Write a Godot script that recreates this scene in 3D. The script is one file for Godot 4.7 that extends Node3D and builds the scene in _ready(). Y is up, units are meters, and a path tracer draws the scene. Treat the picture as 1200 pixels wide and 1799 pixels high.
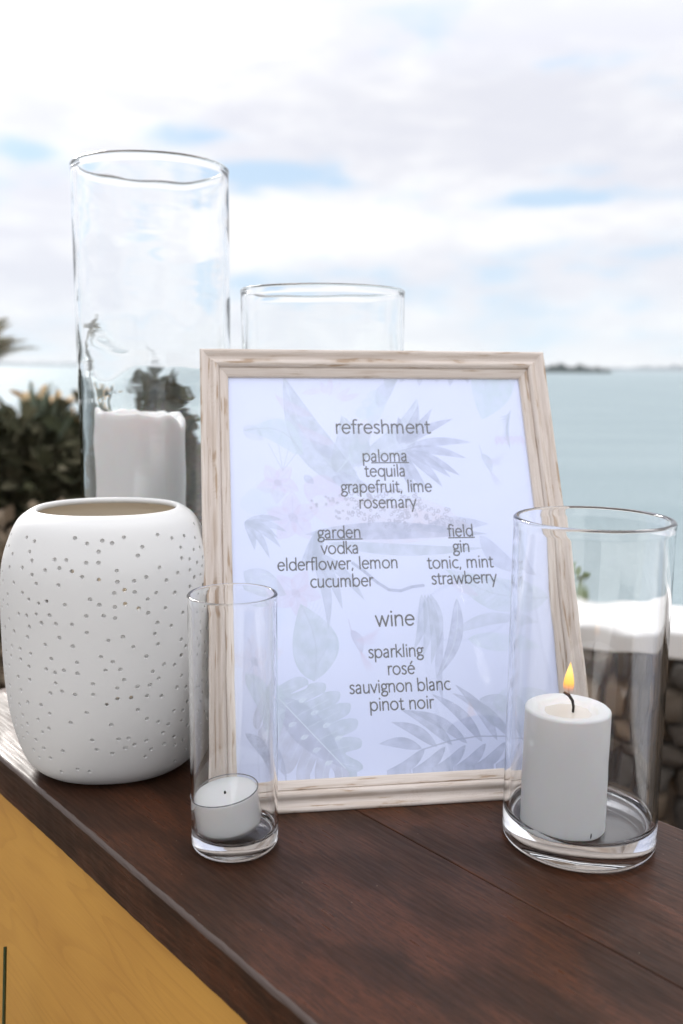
extends Node3D

const LEAN := 0.45719
const YAW := 0.14506
const TABLE_TURN := 0.85812
const GROUND := -1.05
const SEA := -3.5

var rng := RandomNumberGenerator.new()
var taken := {}


# ---------------------------------------------------------------- helpers
func numbered(called: String) -> String:
	var n: int = taken.get(called, 0)
	taken[called] = n + 1
	return called if n == 0 else "%s_%03d" % [called, n]


func thing(called: String, label: String, category: String, at := Vector3.ZERO, group := "") -> Node3D:
	var o := Node3D.new()
	o.name = numbered(called)
	add_child(o, true)
	o.position = at
	o.set_meta("label", label)
	o.set_meta("category", category)
	if group:
		o.set_meta("group", group)
	return o


func part(called: String, mesh: Mesh, mat: Material, parent: Node, at := Transform3D()) -> MeshInstance3D:
	var o := MeshInstance3D.new()
	var n := 0
	var nm := called
	while parent.has_node(NodePath(nm)):
		n += 1
		nm = "%s_%03d" % [called, n]
	o.name = nm
	o.mesh = mesh
	if mat:
		o.material_override = mat
	parent.add_child(o, true)
	o.transform = at
	return o


func struct(called: String, mesh: Mesh, mat: Material, at := Transform3D()) -> MeshInstance3D:
	var o := part(called, mesh, mat, self, at)
	o.set_meta("kind", "structure")
	return o


func lin(r: float, g: float, b: float, a := 1.0) -> Color:
	var c := Color(r, g, b).linear_to_srgb()
	c.a = a
	return c


func mat(c: Color, rough := 0.8) -> StandardMaterial3D:
	var m := StandardMaterial3D.new()
	m.albedo_color = c
	m.roughness = rough
	return m


func noise(sd: int, freq: float, oct := 4) -> FastNoiseLite:
	var n := FastNoiseLite.new()
	n.seed = sd
	n.frequency = freq
	n.noise_type = FastNoiseLite.TYPE_SIMPLEX_SMOOTH
	n.fractal_type = FastNoiseLite.FRACTAL_FBM
	n.fractal_octaves = oct
	return n


# bytes of a noise picture made at w x h and stretched to tw x th
func noise_bytes(sd: int, freq: float, oct: int, w: int, h: int, tw: int, th: int) -> PackedByteArray:
	var im := noise(sd, freq, oct).get_image(w, h)
	if w != tw or h != th:
		im.resize(tw, th, Image.INTERPOLATE_CUBIC)
	im.convert(Image.FORMAT_L8)
	return im.get_data()


func commit(v: PackedVector3Array, uv: PackedVector2Array, idx: PackedInt32Array, col := PackedColorArray(), onto: ArrayMesh = null) -> ArrayMesh:
	var n := PackedVector3Array()
	n.resize(v.size())
	for k in range(0, idx.size(), 3):
		var a := idx[k]
		var b := idx[k + 1]
		var c := idx[k + 2]
		var f := (v[c] - v[a]).cross(v[b] - v[a])
		n[a] += f
		n[b] += f
		n[c] += f
	for k in n.size():
		n[k] = n[k].normalized() if n[k].length_squared() > 0.0 else Vector3.UP
	var arr := []
	arr.resize(Mesh.ARRAY_MAX)
	arr[Mesh.ARRAY_VERTEX] = v
	arr[Mesh.ARRAY_NORMAL] = n
	if uv.size() == v.size():
		arr[Mesh.ARRAY_TEX_UV] = uv
	if col.size() == v.size():
		arr[Mesh.ARRAY_COLOR] = col
	arr[Mesh.ARRAY_INDEX] = idx
	var m := onto if onto else ArrayMesh.new()
	m.add_surface_from_arrays(Mesh.PRIMITIVE_TRIANGLES, arr)
	return m


# rows x columns of points -> mesh; row i+1 crossed with column j+1 gives the outside
func grid(rows: Array, wrap: bool, uvs: Array = []) -> ArrayMesh:
	var v := PackedVector3Array()
	var uv := PackedVector2Array()
	var idx := PackedInt32Array()
	var w: int = rows[0].size()
	for i in rows.size():
		for j in w:
			v.append(rows[i][j])
			uv.append(uvs[i][j] if uvs.size() else Vector2(float(j) / w, float(i) / rows.size()))
	for i in rows.size() - 1:
		for j in (w if wrap else w - 1):
			var k := (j + 1) % w
			var a := i * w + j
			var b := (i + 1) * w + j
			var c := i * w + k
			var d := (i + 1) * w + k
			idx.append_array([a, c, b, b, c, d])
	return commit(v, uv, idx)


# revolves (radius, height) points; wob(angle, height, side) moves the wall along its radius
func lathe(profile: Array, segs: int, wob = null) -> ArrayMesh:
	var rows := []
	for i in profile.size():
		var p: Vector2 = profile[i]
		var row := PackedVector3Array()
		for j in segs:
			var t := TAU * j / segs
			var r := p.x
			if wob != null and r > 0.001:
				r += wob.call(t, p.y, i)
			row.append(Vector3(r * cos(t), p.y, r * sin(t)))
		rows.append(row)
	return grid(rows, true)


func smooth_line(pts: Array, per: int) -> Array:
	var out := []
	for i in pts.size() - 1:
		var a: Vector2 = pts[max(i - 1, 0)]
		var b: Vector2 = pts[i]
		var c: Vector2 = pts[i + 1]
		var d: Vector2 = pts[min(i + 2, pts.size() - 1)]
		for k in per:
			out.append(b.cubic_interpolate(c, a, d, float(k) / per))
	out.append(pts[-1])
	return out


func tube(path: Array, radii: Array, segs := 8) -> ArrayMesh:
	var rows := []
	for i in path.size():
		var p: Vector3 = path[i]
		var dir: Vector3 = (path[min(i + 1, path.size() - 1)] - path[max(i - 1, 0)]).normalized()
		var s := dir.cross(Vector3(0.3, 0.1, 1).normalized()).normalized()
		var u := s.cross(dir)
		var row := PackedVector3Array()
		for j in segs:
			var t := -TAU * j / segs
			row.append(p + (s * cos(t) + u * sin(t)) * float(radii[i]))
		rows.append(row)
	var tip := PackedVector3Array()
	var base := PackedVector3Array()
	for j in segs:
		tip.append(path[-1])
		base.append(path[0])
	rows.append(tip)
	rows.push_front(base)
	return grid(rows, true)


func box(size: Vector3) -> Mesh:
	var b := BoxMesh.new()
	b.size = size
	return b


# ---------------------------------------------------------------- sky
func gauss(a: float, b: float, ca: float, cb: float, wa: float, wb: float) -> float:
	return exp(-((a - ca) * (a - ca)) / (wa * wa) - ((b - cb) * (b - cb)) / (wb * wb))


func make_sky() -> PanoramaSkyMaterial:
	var w := 2048
	var h := 1024
	var big := noise(11, 1.0, 4)
	var mid := noise(12, 1.0, 5)
	var shade := noise(13, 1.0, 4)
	var wisp := noise(14, 1.0, 4)
	var glow := Vector3(-0.42, 0.49, -0.765).normalized()
	var data := PackedFloat32Array()
	data.resize(w * h * 3)
	for y in h:
		var el := 90.0 - 180.0 * (y + 0.5) / h
		var e := maxf(el, 0.0)
		var sy := sin(deg_to_rad(e))
		var cy := cos(deg_to_rad(e))
		for x in w:
			var o := (y * w + x) * 3
			if el < -1.0:
				data[o] = 0.30
				data[o + 1] = 0.36
				data[o + 2] = 0.38
				continue
			var az := 360.0 * (x + 0.5) / w
			var t := deg_to_rad(az)
			if az > 180.0:
				az -= 360.0
			var dx := sin(t) * cy
			var dz := -cos(t) * cy
			var d := big.get_noise_3d(dx * 3.0, sy * 8.0, dz * 3.0) * 0.9 + mid.get_noise_3d(dx * 9.0, sy * 26.0, dz * 9.0) * 0.55 + 0.34
			var s := shade.get_noise_3d(dx * 4.0 + 5.0, sy * 9.0, dz * 4.0) * 0.9 + mid.get_noise_3d(dx * 8.0 + 9.0, sy * 22.0, dz * 8.0) * 0.35
			# the cloud banks and gaps of this sky
			d += clampf((e - 12.0) / 6.0, 0.0, 1.0) * 0.30
			if absf(az) < 40.0 and e < 24.0:
				d += 0.75 * gauss(az, e, 9.0, 13.6, 9.0, 2.3) + 0.5 * gauss(az, e, -8.0, 16.5, 12.0, 3.2)
				s += 0.85 * gauss(az, e, 9.0, 13.2, 10.0, 2.6) - 0.35 * gauss(az, e, -9.0, 16.5, 9.0, 3.0) + 0.6 * gauss(az, e, 9.0, 19.0, 8.0, 2.0)
				d += 0.5 * gauss(az, e, 2.0, 8.2, 13.0, 1.2) + 0.4 * gauss(az, e, -17.0, 8.6, 3.0, 1.6)
				s -= 0.5 * gauss(az, e, 2.0, 8.2, 14.0, 1.6)
				d -= 0.85 * gauss(az, e, -18.6, 11.9, 2.2, 0.7) + 0.95 * gauss(az, e, -4.5, 11.2, 3.6, 0.7) + 0.6 * gauss(az, e, -9.5, 12.9, 2.0, 0.7)
				d -= 1.25 * gauss(az, e, 13.2, 9.7, 4.5, 0.5) + 0.4 * gauss(az, e, 14.0, 6.8, 6.0, 0.7)
				s += 0.75 * gauss(az, e, -17.5, 5.4, 3.0, 0.9)
				d += 0.5 * gauss(az, e, -17.5, 5.4, 3.0, 0.9)
			var fine := wisp.get_noise_3d(dx * 16.0, sy * 60.0, dz * 16.0)
			d += 0.30 * fine
			s += 0.38 * fine
			var cover := smoothstep(-0.45, 0.45, d)
			var dark := smoothstep(-0.85, 0.65, s)
			var up := pow(clampf(e / 32.0, 0.0, 1.0), 0.6)
			var blue := Vector3(0.53, 0.65, 0.75).lerp(Vector3(0.375, 0.515, 0.71), up)
			var white := Vector3(0.80, 0.80, 0.81)
			var grey := Vector3(0.615, 0.625, 0.685)
			var c := blue.lerp(white.lerp(grey, dark), cover)
			var haze := exp(-e / 3.2)
			var thin := Vector3(0.62, 0.695, 0.735).lerp(Vector3(0.755, 0.755, 0.735), exp(-e / 1.3))
			c = c.lerp(thin, haze * 0.7)
			# the veiled sun behind the clouds
			var near_sun := acos(clampf(dx * glow.x + sy * glow.y + dz * glow.z, -1.0, 1.0))
			c *= 1.0 + 0.8 * exp(-pow(rad_to_deg(near_sun) / 14.0, 2.0))
			# an overcast sky grows brighter towards the zenith
			c *= 1.0 + 1.6 * maxf(sy - 0.27, 0.0) / 0.73
			data[o] = c.x
			data[o + 1] = c.y
			data[o + 2] = c.z
	var im := Image.create_from_data(w, h, false, Image.FORMAT_RGBF, data.to_byte_array())
	var m := PanoramaSkyMaterial.new()
	m.panorama = ImageTexture.create_from_image(im)
	return m


# ---------------------------------------------------------------- wood
func dark_wood() -> StandardMaterial3D:
	var w := 2048
	var h := 1024
	var fib := noise_bytes(21, 0.35, 3, 96, h, w, h)
	var fib2 := noise_bytes(22, 0.12, 3, 160, h, w, h)
	var pores := noise_bytes(26, 0.5, 2, 220, h, w, h)
	var band := noise_bytes(23, 0.02, 3, 256, h, w, h)
	var blot := noise_bytes(24, 0.012, 4, 640, 512, w, h)
	var red := noise_bytes(25, 0.009, 3, 512, 512, w, h)
	var px := PackedByteArray()
	px.resize(w * h * 3)
	var rg := PackedByteArray()
	rg.resize(w * h)
	for i in w * h:
		var f := fib[i] / 255.0
		var f2 := fib2[i] / 255.0
		var b := band[i] / 255.0
		var s := smoothstep(0.30, 0.62, blot[i] / 255.0)
		var r := red[i] / 255.0
		var pore := smoothstep(0.60, 0.72, pores[i] / 255.0)
		var t := clampf(0.22 + 0.42 * smoothstep(0.20, 0.82, 0.5 * f + 0.5 * f2) + 0.30 * (b - 0.35), 0.0, 1.0) * (0.45 + 0.55 * s) * (1.0 - 0.65 * pore)
		var c := Vector3(0.012, 0.0055, 0.0025).lerp(Vector3(0.086 + 0.026 * r, 0.030, 0.0095 + 0.004 * (1.0 - r)), t)
		px[i * 3] = int(255.0 * pow(c.x, 0.4545))
		px[i * 3 + 1] = int(255.0 * pow(c.y, 0.4545))
		px[i * 3 + 2] = int(255.0 * pow(c.z, 0.4545))
		rg[i] = int(255.0 * clampf(0.35 + 0.26 * (0.5 - f2) + 0.10 * (1.0 - s), 0.0, 1.0))
	var im := Image.create_from_data(w, h, false, Image.FORMAT_RGB8, px)
	# scratches and specks of dust
	rng.seed = 77
	for k in 46:
		var p := Vector2(rng.randf() * w, rng.randf() * h)
		var dir := Vector2.from_angle(rng.randf_range(-0.5, 0.5) + (1.2 if k % 7 == 0 else 0.0))
		var n := rng.randi_range(8, 60)
		var c := Color(0.40, 0.32, 0.28)
		for q in n:
			var at := p + dir * q
			if at.x < 0 or at.y < 0 or at.x >= w or at.y >= h:
				break
			im.set_pixel(int(at.x), int(at.y), im.get_pixel(int(at.x), int(at.y)).lerp(c, 0.35 * rng.randf()))
	for k in 120:
		im.set_pixel(rng.randi_range(0, w - 1), rng.randi_range(0, h - 1), Color(0.66, 0.62, 0.58))
	var m := mat(Color.WHITE, 1.0)
	m.albedo_texture = ImageTexture.create_from_image(im)
	m.roughness_texture = ImageTexture.create_from_image(Image.create_from_data(w, h, false, Image.FORMAT_L8, rg))
	m.heightmap_enabled = true
	m.heightmap_scale = 0.012
	m.heightmap_texture = ImageTexture.create_from_image(Image.create_from_data(w, h, false, Image.FORMAT_L8, fib2))
	m.metallic_specular = 0.27
	return m


func honey_ply() -> StandardMaterial3D:
	var w := 1024
	var h := 1024
	var warp := noise_bytes(31, 0.006, 3, 200, 700, w, h)
	var fib := noise_bytes(32, 0.3, 2, 64, h, w, h)
	var blot := noise_bytes(33, 0.01, 3, 512, 512, w, h)
	var px := PackedByteArray()
	px.resize(w * h * 3)
	for y in h:
		for x in w:
			var i := y * w + x
			var ring := fposmod(warp[i] / 255.0 * 9.0 + y * 0.016, 1.0)
			var line := smoothstep(0.55, 0.97, ring) * (1.0 - smoothstep(0.97, 1.0, ring))
			var t := clampf(0.22 * line + 0.30 * (1.0 - fib[i] / 255.0) + 0.5 * (blot[i] / 255.0 - 0.4), 0.0, 1.0)
			var c := Vector3(0.55, 0.282, 0.048).lerp(Vector3(0.37, 0.160, 0.022), t)
			px[i * 3] = int(255.0 * pow(c.x, 0.4545))
			px[i * 3 + 1] = int(255.0 * pow(c.y, 0.4545))
			px[i * 3 + 2] = int(255.0 * pow(c.z, 0.4545))
	var m := mat(Color.WHITE, 0.5)
	m.albedo_texture = ImageTexture.create_from_image(Image.create_from_data(w, h, false, Image.FORMAT_RGB8, px))
	return m


func washed_wood(sd: int) -> StandardMaterial3D:
	var w := 1024
	var h := 192
	var fib := noise_bytes(sd, 0.25, 3, 48, h, w, h)
	var line := noise_bytes(sd + 1, 0.05, 3, 90, h, w, h)
	var patch := noise_bytes(sd + 2, 0.022, 4, 420, h, w, h)
	var pore := noise_bytes(sd + 3, 0.42, 2, 512, h, w, h)
	var px := PackedByteArray()
	px.resize(w * h * 3)
	var hp := PackedByteArray()
	hp.resize(w * h)
	for i in w * h:
		var l := smoothstep(0.53, 0.72, line[i] / 255.0)
		var p := smoothstep(0.50, 0.72, patch[i] / 255.0)
		var worn := clampf(l * (0.30 + 0.70 * p) + 0.35 * p * smoothstep(0.5, 0.8, pore[i] / 255.0), 0.0, 1.0)
		var c := Vector3(0.63, 0.56, 0.505).lerp(Vector3(0.52, 0.445, 0.385), fib[i] / 255.0)
		c = c.lerp(Vector3(0.33, 0.225, 0.14), worn * 0.88)
		px[i * 3] = int(255.0 * pow(c.x, 0.4545))
		px[i * 3 + 1] = int(255.0 * pow(c.y, 0.4545))
		px[i * 3 + 2] = int(255.0 * pow(c.z, 0.4545))
		hp[i] = int(255.0 * clampf(0.8 - 0.5 * worn - 0.2 * fib[i] / 255.0, 0.0, 1.0))
	var m := mat(Color.WHITE, 0.62)
	m.albedo_texture = ImageTexture.create_from_image(Image.create_from_data(w, h, false, Image.FORMAT_RGB8, px))
	m.heightmap_enabled = true
	m.heightmap_scale = 0.03
	m.heightmap_texture = ImageTexture.create_from_image(Image.create_from_data(w, h, false, Image.FORMAT_L8, hp))
	return m


# ---------------------------------------------------------------- the printed menu
const PW := 1024
const PH := 1324
var sheet: Image
var grain: FastNoiseLite
const INK := Color(0.020, 0.026, 0.065)

var glyphs := {
	"a": [0.80, "S .12,.86 .34,1 .54,.91 .6,.68", "L .6,.68 .6,0", "S .6,.56 .34,.52 .12,.42 .07,.22 .2,.02 .42,.03 .6,.2"],
	"b": [0.98, "L .1,1.5 .1,0", "O .49,.5 .39,.5 0,360"],
	"c": [0.80, "O .52,.5 .42,.5 58,302"],
	"d": [0.98, "L .88,1.5 .88,0", "O .49,.5 .39,.5 0,360"],
	"e": [0.92, "L .1,.55 .84,.55", "O .47,.5 .38,.5 6,318"],
	"é": [0.92, "L .1,.55 .84,.55", "O .47,.5 .38,.5 6,318", "L .42,1.2 .62,1.5"],
	"f": [0.50, "S .54,1.47 .38,1.5 .23,1.4 .2,1.1", "L .2,1.1 .2,0", "L .02,.97 .46,.97"],
	"g": [0.80, "O .38,.68 .28,.31 0,360", "S .6,.9 .7,.97 .82,.97", "S .22,.42 .14,.29 .22,.17 .5,.11 .7,.03 .76,-.18 .62,-.38 .38,-.44 .14,-.37 .06,-.2 .14,-.03 .3,.08"],
	"h": [0.88, "L .12,1.5 .12,0", "S .12,.66 .27,.92 .5,1 .68,.9 .74,.62", "L .74,.62 .74,0"],
	"i": [0.30, "L .15,1 .15,0", "D .15,1.36"],
	"k": [0.78, "L .12,1.5 .12,0", "L .66,.98 .14,.48", "L .3,.63 .76,0"],
	"l": [0.30, "L .15,1.5 .15,0"],
	"m": [1.42, "L .12,1 .12,0", "S .12,.68 .25,.92 .43,1 .6,.9 .66,.62", "L .66,.62 .66,0", "S .66,.68 .8,.92 .98,1 1.16,.9 1.22,.62", "L 1.22,.62 1.22,0"],
	"n": [0.88, "L .12,1 .12,0", "S .12,.66 .27,.92 .5,1 .68,.9 .74,.62", "L .74,.62 .74,0"],
	"o": [1.02, "O .5,.5 .42,.5 0,360"],
	"p": [0.98, "L .1,1 .1,-.5", "O .49,.5 .39,.5 0,360"],
	"q": [0.98, "L .88,1 .88,-.5", "O .49,.5 .39,.5 0,360"],
	"r": [0.52, "L .12,1 .12,0", "S .12,.64 .22,.9 .36,1 .52,.97"],
	"s": [0.66, "S .56,.9 .36,1 .16,.93 .12,.74 .26,.58 .46,.45 .56,.26 .46,.05 .26,0 .08,.1"],
	"t": [0.54, "L .22,1.26 .22,.22", "S .22,.22 .26,.03 .4,0 .53,.05", "L .03,.97 .48,.97"],
	"u": [0.88, "L .12,1 .12,.36", "S .12,.36 .17,.09 .36,0 .58,.07 .74,.32", "L .74,1 .74,0"],
	"v": [0.78, "L .03,1 .39,0 .75,1"],
	"w": [1.24, "L .04,1 .34,0 .62,.97 .9,0 1.2,1"],
	"y": [0.80, "L .05,1 .43,.02", "L .78,1 .25,-.5"],
	",": [0.32, "L .17,.06 .09,-.2"],
	" ": [0.46],
}


func blend_px(x: int, y: int, c: Color, a: float) -> void:
	if x < 0 or y < 0 or x >= PW or y >= PH:
		return
	sheet.set_pixel(x, y, sheet.get_pixel(x, y).lerp(c, clampf(a, 0.0, 1.0)))


func stroke(a: Vector2, b: Vector2, half: float, c: Color, alpha := 1.0) -> void:
	for y in range(int(minf(a.y, b.y) - half - 1), int(maxf(a.y, b.y) + half + 2)):
		for x in range(int(minf(a.x, b.x) - half - 1), int(maxf(a.x, b.x) + half + 2)):
			var p := Vector2(x + 0.5, y + 0.5)
			var d := p.distance_to(Geometry2D.get_closest_point_to_segment(p, a, b))
			var cov := clampf(half + 0.5 - d, 0.0, 1.0)
			if cov > 0.0:
				blend_px(x, y, c, cov * alpha)


func glyph_lines(g: Array) -> Array:
	var out := []
	for k in range(1, g.size()):
		var bits: PackedStringArray = g[k].split(" ")
		var pts := []
		for q in range(1, bits.size()):
			var xy := bits[q].split(",")
			pts.append(Vector2(xy[0].to_float(), xy[1].to_float()))
		match bits[0]:
			"S":
				out.append(smooth_line(pts, 6))
			"O":
				var arc := []
				for q in 29:
					var t := deg_to_rad(lerpf(pts[2].x, pts[2].y, q / 28.0))
					arc.append(pts[0] + Vector2(cos(t) * pts[1].x, sin(t) * pts[1].y))
				out.append(arc)
			"D":
				out.append([pts[0], pts[0] + Vector2(0, 0.02)])
			_:
				out.append(pts)
	return out


func write_line(text: String, x0: float, x1: float, base: float, xh: float, underline := -1) -> void:
	var wide := 0.0
	for ch in text:
		wide += glyphs[ch][0] + 0.07
	wide -= 0.16
	var kx := (x1 - x0) / wide
	var at := x0 - 0.08 * kx
	var n := 0
	var under_from := x0
	for ch in text:
		if n == underline:
			under_from = at + 0.05 * kx
		for line in glyph_lines(glyphs[ch]):
			for q in line.size() - 1:
				var a: Vector2 = line[q]
				var b: Vector2 = line[q + 1]
				var half := xh * (0.092 if ch == "i" and a.y > 1.2 else 0.074)
				stroke(Vector2(at + a.x * kx, base - a.y * xh), Vector2(at + b.x * kx, base - b.y * xh), half, INK)
		at += (glyphs[ch][0] + 0.07) * kx
		n += 1
	if underline >= 0:
		stroke(Vector2(under_from, base + xh * 0.19), Vector2(x1 + 3, base + xh * 0.19), 1.8, INK)


func wash(poly: PackedVector2Array, c: Color, a: float) -> void:
	var lo := poly[0]
	var hi := poly[0]
	for p in poly:
		lo = lo.min(p)
		hi = hi.max(p)
	for y in range(maxi(int(lo.y), 0), mini(int(hi.y) + 1, PH)):
		var xs := PackedFloat32Array()
		var yy := y + 0.5
		for k in poly.size():
			var p := poly[k]
			var q := poly[(k + 1) % poly.size()]
			if (p.y <= yy) != (q.y <= yy):
				xs.append(p.x + (yy - p.y) / (q.y - p.y) * (q.x - p.x))
		xs.sort()
		for k in range(0, xs.size() - 1, 2):
			for x in range(int(xs[k]), int(xs[k + 1]) + 1):
				var cov := clampf(minf(x + 1.0, xs[k + 1]) - maxf(x, xs[k]), 0.0, 1.0)
				var edge := minf(x - xs[k], xs[k + 1] - x)
				blend_px(x, y, c, cov * a * 0.86 * (0.74 + 0.55 * grain.get_noise_2d(x, y) + 0.25 * 1.4 * exp(-edge / 3.0)))


func leaf_poly(a: Vector2, b: Vector2, wide: float, bend := 0.0, n := 14) -> PackedVector2Array:
	var out := PackedVector2Array()
	var dir := b - a
	var side := dir.orthogonal().normalized()
	for k in n + 1:
		var t := float(k) / n
		out.append(a + dir * t + side * (bend * sin(PI * t) * dir.length() + wide * pow(sin(PI * pow(t, 0.8)), 0.9)))
	for k in range(n - 1, 0, -1):
		var t := float(k) / n
		out.append(a + dir * t + side * (bend * sin(PI * t) * dir.length() - wide * pow(sin(PI * pow(t, 0.8)), 0.9)))
	return out


func veined(a: Vector2, b: Vector2, wide: float, bend: float, c: Color, alpha: float, pale: Color, ribs := 12) -> void:
	wash(leaf_poly(a, b, wide, bend), c, alpha)
	var dir := b - a
	var side := dir.orthogonal().normalized()
	var old := a
	for k in range(1, 15):
		var t := k / 14.0
		var p := a + dir * t + side * (bend * sin(PI * t) * dir.length())
		stroke(old, p, 1.0, pale, 0.6)
		old = p
	for k in ribs:
		var t := 0.08 + 0.84 * k / ribs
		var p := a + dir * t + side * (bend * sin(PI * t) * dir.length())
		for s in [-1.0, 1.0]:
			var q: Vector2 = p + dir.normalized() * wide * 0.7 + side * s * wide * 0.86 * sin(PI * pow(t, 0.8))
			stroke(p, q, 0.7, pale, 0.35)


func flower(at: Vector2, r: float, c: Color, mid: Color, turn: float) -> void:
	for k in 5:
		var d := Vector2.from_angle(turn + TAU * k / 5.0)
		wash(leaf_poly(at, at + d * r, r * 0.34, 0.05), c, 0.55)
		stroke(at, at + d * r * 0.8, 0.8, mid, 0.4)
	wash(leaf_poly(at - Vector2(r, r) * 0.14, at + Vector2(r, r) * 0.18, r * 0.15), mid, 0.6)


func bird(at: Vector2, s: float, flip: float, body: Color, wing: Color) -> void:
	wash(leaf_poly(at + Vector2(-10 * flip, -40) * s, at + Vector2(18 * flip, 36) * s, 15 * s, 0.1 * flip), body, 0.7)
	stroke(at + Vector2(-10 * flip, -40) * s, at + Vector2(-16 * flip, -72) * s, 1.0, body, 0.7)
	for k in 4:
		wash(leaf_poly(at + Vector2(4 * flip, -8) * s, at + Vector2((82 - 6 * k) * flip, -44 + 15 * k) * s, 7 * s, -0.08 * flip), wing, 0.42)
	for k in 3:
		wash(leaf_poly(at + Vector2(14 * flip, 26) * s, at + Vector2((34 + 10 * k) * flip, 92 - 4 * k) * s, 5 * s), wing, 0.45)


func make_print() -> ImageTexture:
	var paper := Color(0.795, 0.826, 0.930)
	sheet = Image.create(PW, PH, false, Image.FORMAT_RGB8)
	sheet.fill(paper)
	grain = noise(41, 0.02, 4)
	rng.seed = 5
	var g := Color(0.660, 0.708, 0.785)     # grey green
	var v := Color(0.618, 0.655, 0.765)     # grey violet
	var pale := Color(0.820, 0.865, 0.920)
	var mint := Color(0.725, 0.790, 0.850)
	var rose := Color(0.765, 0.740, 0.850)
	var sand := Color(0.795, 0.800, 0.885)
	# upper left: long split leaf with rosy underlobes
	veined(Vector2(430, 430), Vector2(180, 4), 62, 0.10, g, 0.75, pale, 16)
	for k in 6:
		var p := Vector2(200 + 36 * k, 120 + 52 * k)
		wash(leaf_poly(p + Vector2(70, 30), p + Vector2(-52, -46), 20, 0.1), [rose, g, rose, v, g, v][k], 0.5)
	veined(Vector2(345, 358), Vector2(374, 150), 62, -0.22, g, 0.8, pale, 14)
	for k in 7:
		wash(leaf_poly(Vector2(300 + 12 * k, 60 + 6 * k), Vector2(240 + 34 * k, 2 + 22 * absf(k - 3.0)), 11), [rose, sand, rose][k % 3], 0.5)
	# upper middle: pale twining bands
	for k in 5:
		wash(leaf_poly(Vector2(400 + 34 * k, 330 - 70 * k), Vector2(470 + 36 * k, 210 - 66 * k), 26, 0.1), [mint, sand, mint, g, g][k], 0.6)
	veined(Vector2(445, 300), Vector2(642, 86), 50, -0.18, g, 0.75, pale, 14)
	wash(leaf_poly(Vector2(420, 340), Vector2(480, 170), 34, 0.12), g, 0.5)
	for k in 3:
		var p := Vector2(452 + 22 * k, 140 - 30 * k)
		wash(leaf_poly(p - Vector2(30, 0), p + Vector2(30, 0), 24), mint, 0.5)
	# banana leaf at the left edge
	veined(Vector2(235, 290), Vector2(42, 205), 46, -0.22, mint, 0.9, g, 22)
	wash(leaf_poly(Vector2(40, 190), Vector2(104, 240), 26), g, 0.35)
	for k in 4:
		stroke(Vector2(165, 350), Vector2(120 + 34 * k, 250 + 8 * k), 1.1, g, 0.6)
	# dark palm spray behind the heading
	for tip in [Vector2(571, 156), Vector2(644, 114), Vector2(690, 126), Vector2(762, 163), Vector2(819, 251), Vector2(796, 309), Vector2(768, 372), Vector2(735, 378), Vector2(703, 412), Vector2(610, 436), Vector2(655, 430)]:
		var root := Vector2(566, 268).lerp(tip, 0.10)
		wash(leaf_poly(root, tip, 16.0, 0.05 * (1.0 if tip.x > 700 else -1.0)), v, 0.85)
	stroke(Vector2(500, 300), Vector2(640, 262), 1.6, v, 0.7)
	# leaf tips hanging in at the top
	for k in 6:
		var p := Vector2(600 + 58 * k, 0)
		wash(leaf_poly(p, p + Vector2(-12 + 8 * (k % 3), 26 + 12 * (k % 2)), 9), v, 0.5)
	# upper right: large pale lobed leaf with catkins
	wash(leaf_poly(Vector2(905, -60), Vector2(868, 166), 74, 0.12), mint, 0.95)
	wash(leaf_poly(Vector2(990, -40), Vector2(880, 140), 52, 0.0), mint, 0.6)
	for k in 12:
		var p := Vector2(976 - 4 * k, 130 + 9 * k)
		wash(leaf_poly(p, p + Vector2(-44 + 6 * k, 26 + 2 * k), 4, 0.2), g, 0.7)
	for k in 6:
		wash(leaf_poly(Vector2(920 + 15 * k, 226), Vector2(908 + 20 * k, 262), 10), rose, 0.55)
	bird(Vector2(862, 330), 0.95, 1.0, g, Color(0.735, 0.755, 0.850))
	bird(Vector2(372, 930), 1.05, 1.0, v.lerp(rose, 0.4), rose)
	# spotted cat lying on a branch
	var coat := Color(0.800, 0.780, 0.845)
	wash(leaf_poly(Vector2(236, 470), Vector2(790, 548), 74, -0.05), coat, 0.55)
	wash(leaf_poly(Vector2(560, 470), Vector2(790, 560), 62, -0.08), coat, 0.5)
	wash(leaf_poly(Vector2(232, 400), Vector2(372, 452), 58), rose, 0.55)
	wash(leaf_poly(Vector2(236, 366), Vector2(266, 396), 13), v, 0.6)
	wash(leaf_poly(Vector2(330, 372), Vector2(366, 398), 13), v, 0.6)
	wash(leaf_poly(Vector2(262, 446), Vector2(312, 470), 20), pale, 0.7)
	for k in 330:
		var p := Vector2(rng.randf_range(250, 780), rng.randf_range(380, 560))
		var mid := 470.0 + (p.x - 236) * 0.14 - 26.0 * sin((p.x - 236) / 554.0 * PI)
		if absf(p.y - mid) > 64.0 * sin(clampf((p.x - 220) / 580.0, 0.0, 1.0) * PI) + 8.0:
			continue
		var rr := rng.randf_range(3.5, 6.5) * (0.6 if p.x < 360 else 1.0)
		var t0 := rng.randf() * TAU
		for q in 5:
			stroke(p + Vector2.from_angle(t0 + q) * rr, p + Vector2.from_angle(t0 + q + 0.8) * rr, 1.7, Color(0.655, 0.67, 0.765), 0.85)
	veined(Vector2(230, 570), Vector2(840, 580), 30, 0.02, v, 0.85, g, 8)
	wash(leaf_poly(Vector2(300, 600), Vector2(830, 628), 20, -0.03), g, 0.8)
	wash(leaf_poly(Vector2(620, 560), Vector2(850, 545), 26, 0.04), v, 0.6)
	for k in 6:
		stroke(Vector2(380 + 38 * k, 670 + [0, 30, 66, 92, 96, 84][k]), Vector2(418 + 38 * k, 670 + [30, 66, 92, 96, 84, 80][k]), 5.0, v, 0.75)
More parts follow.
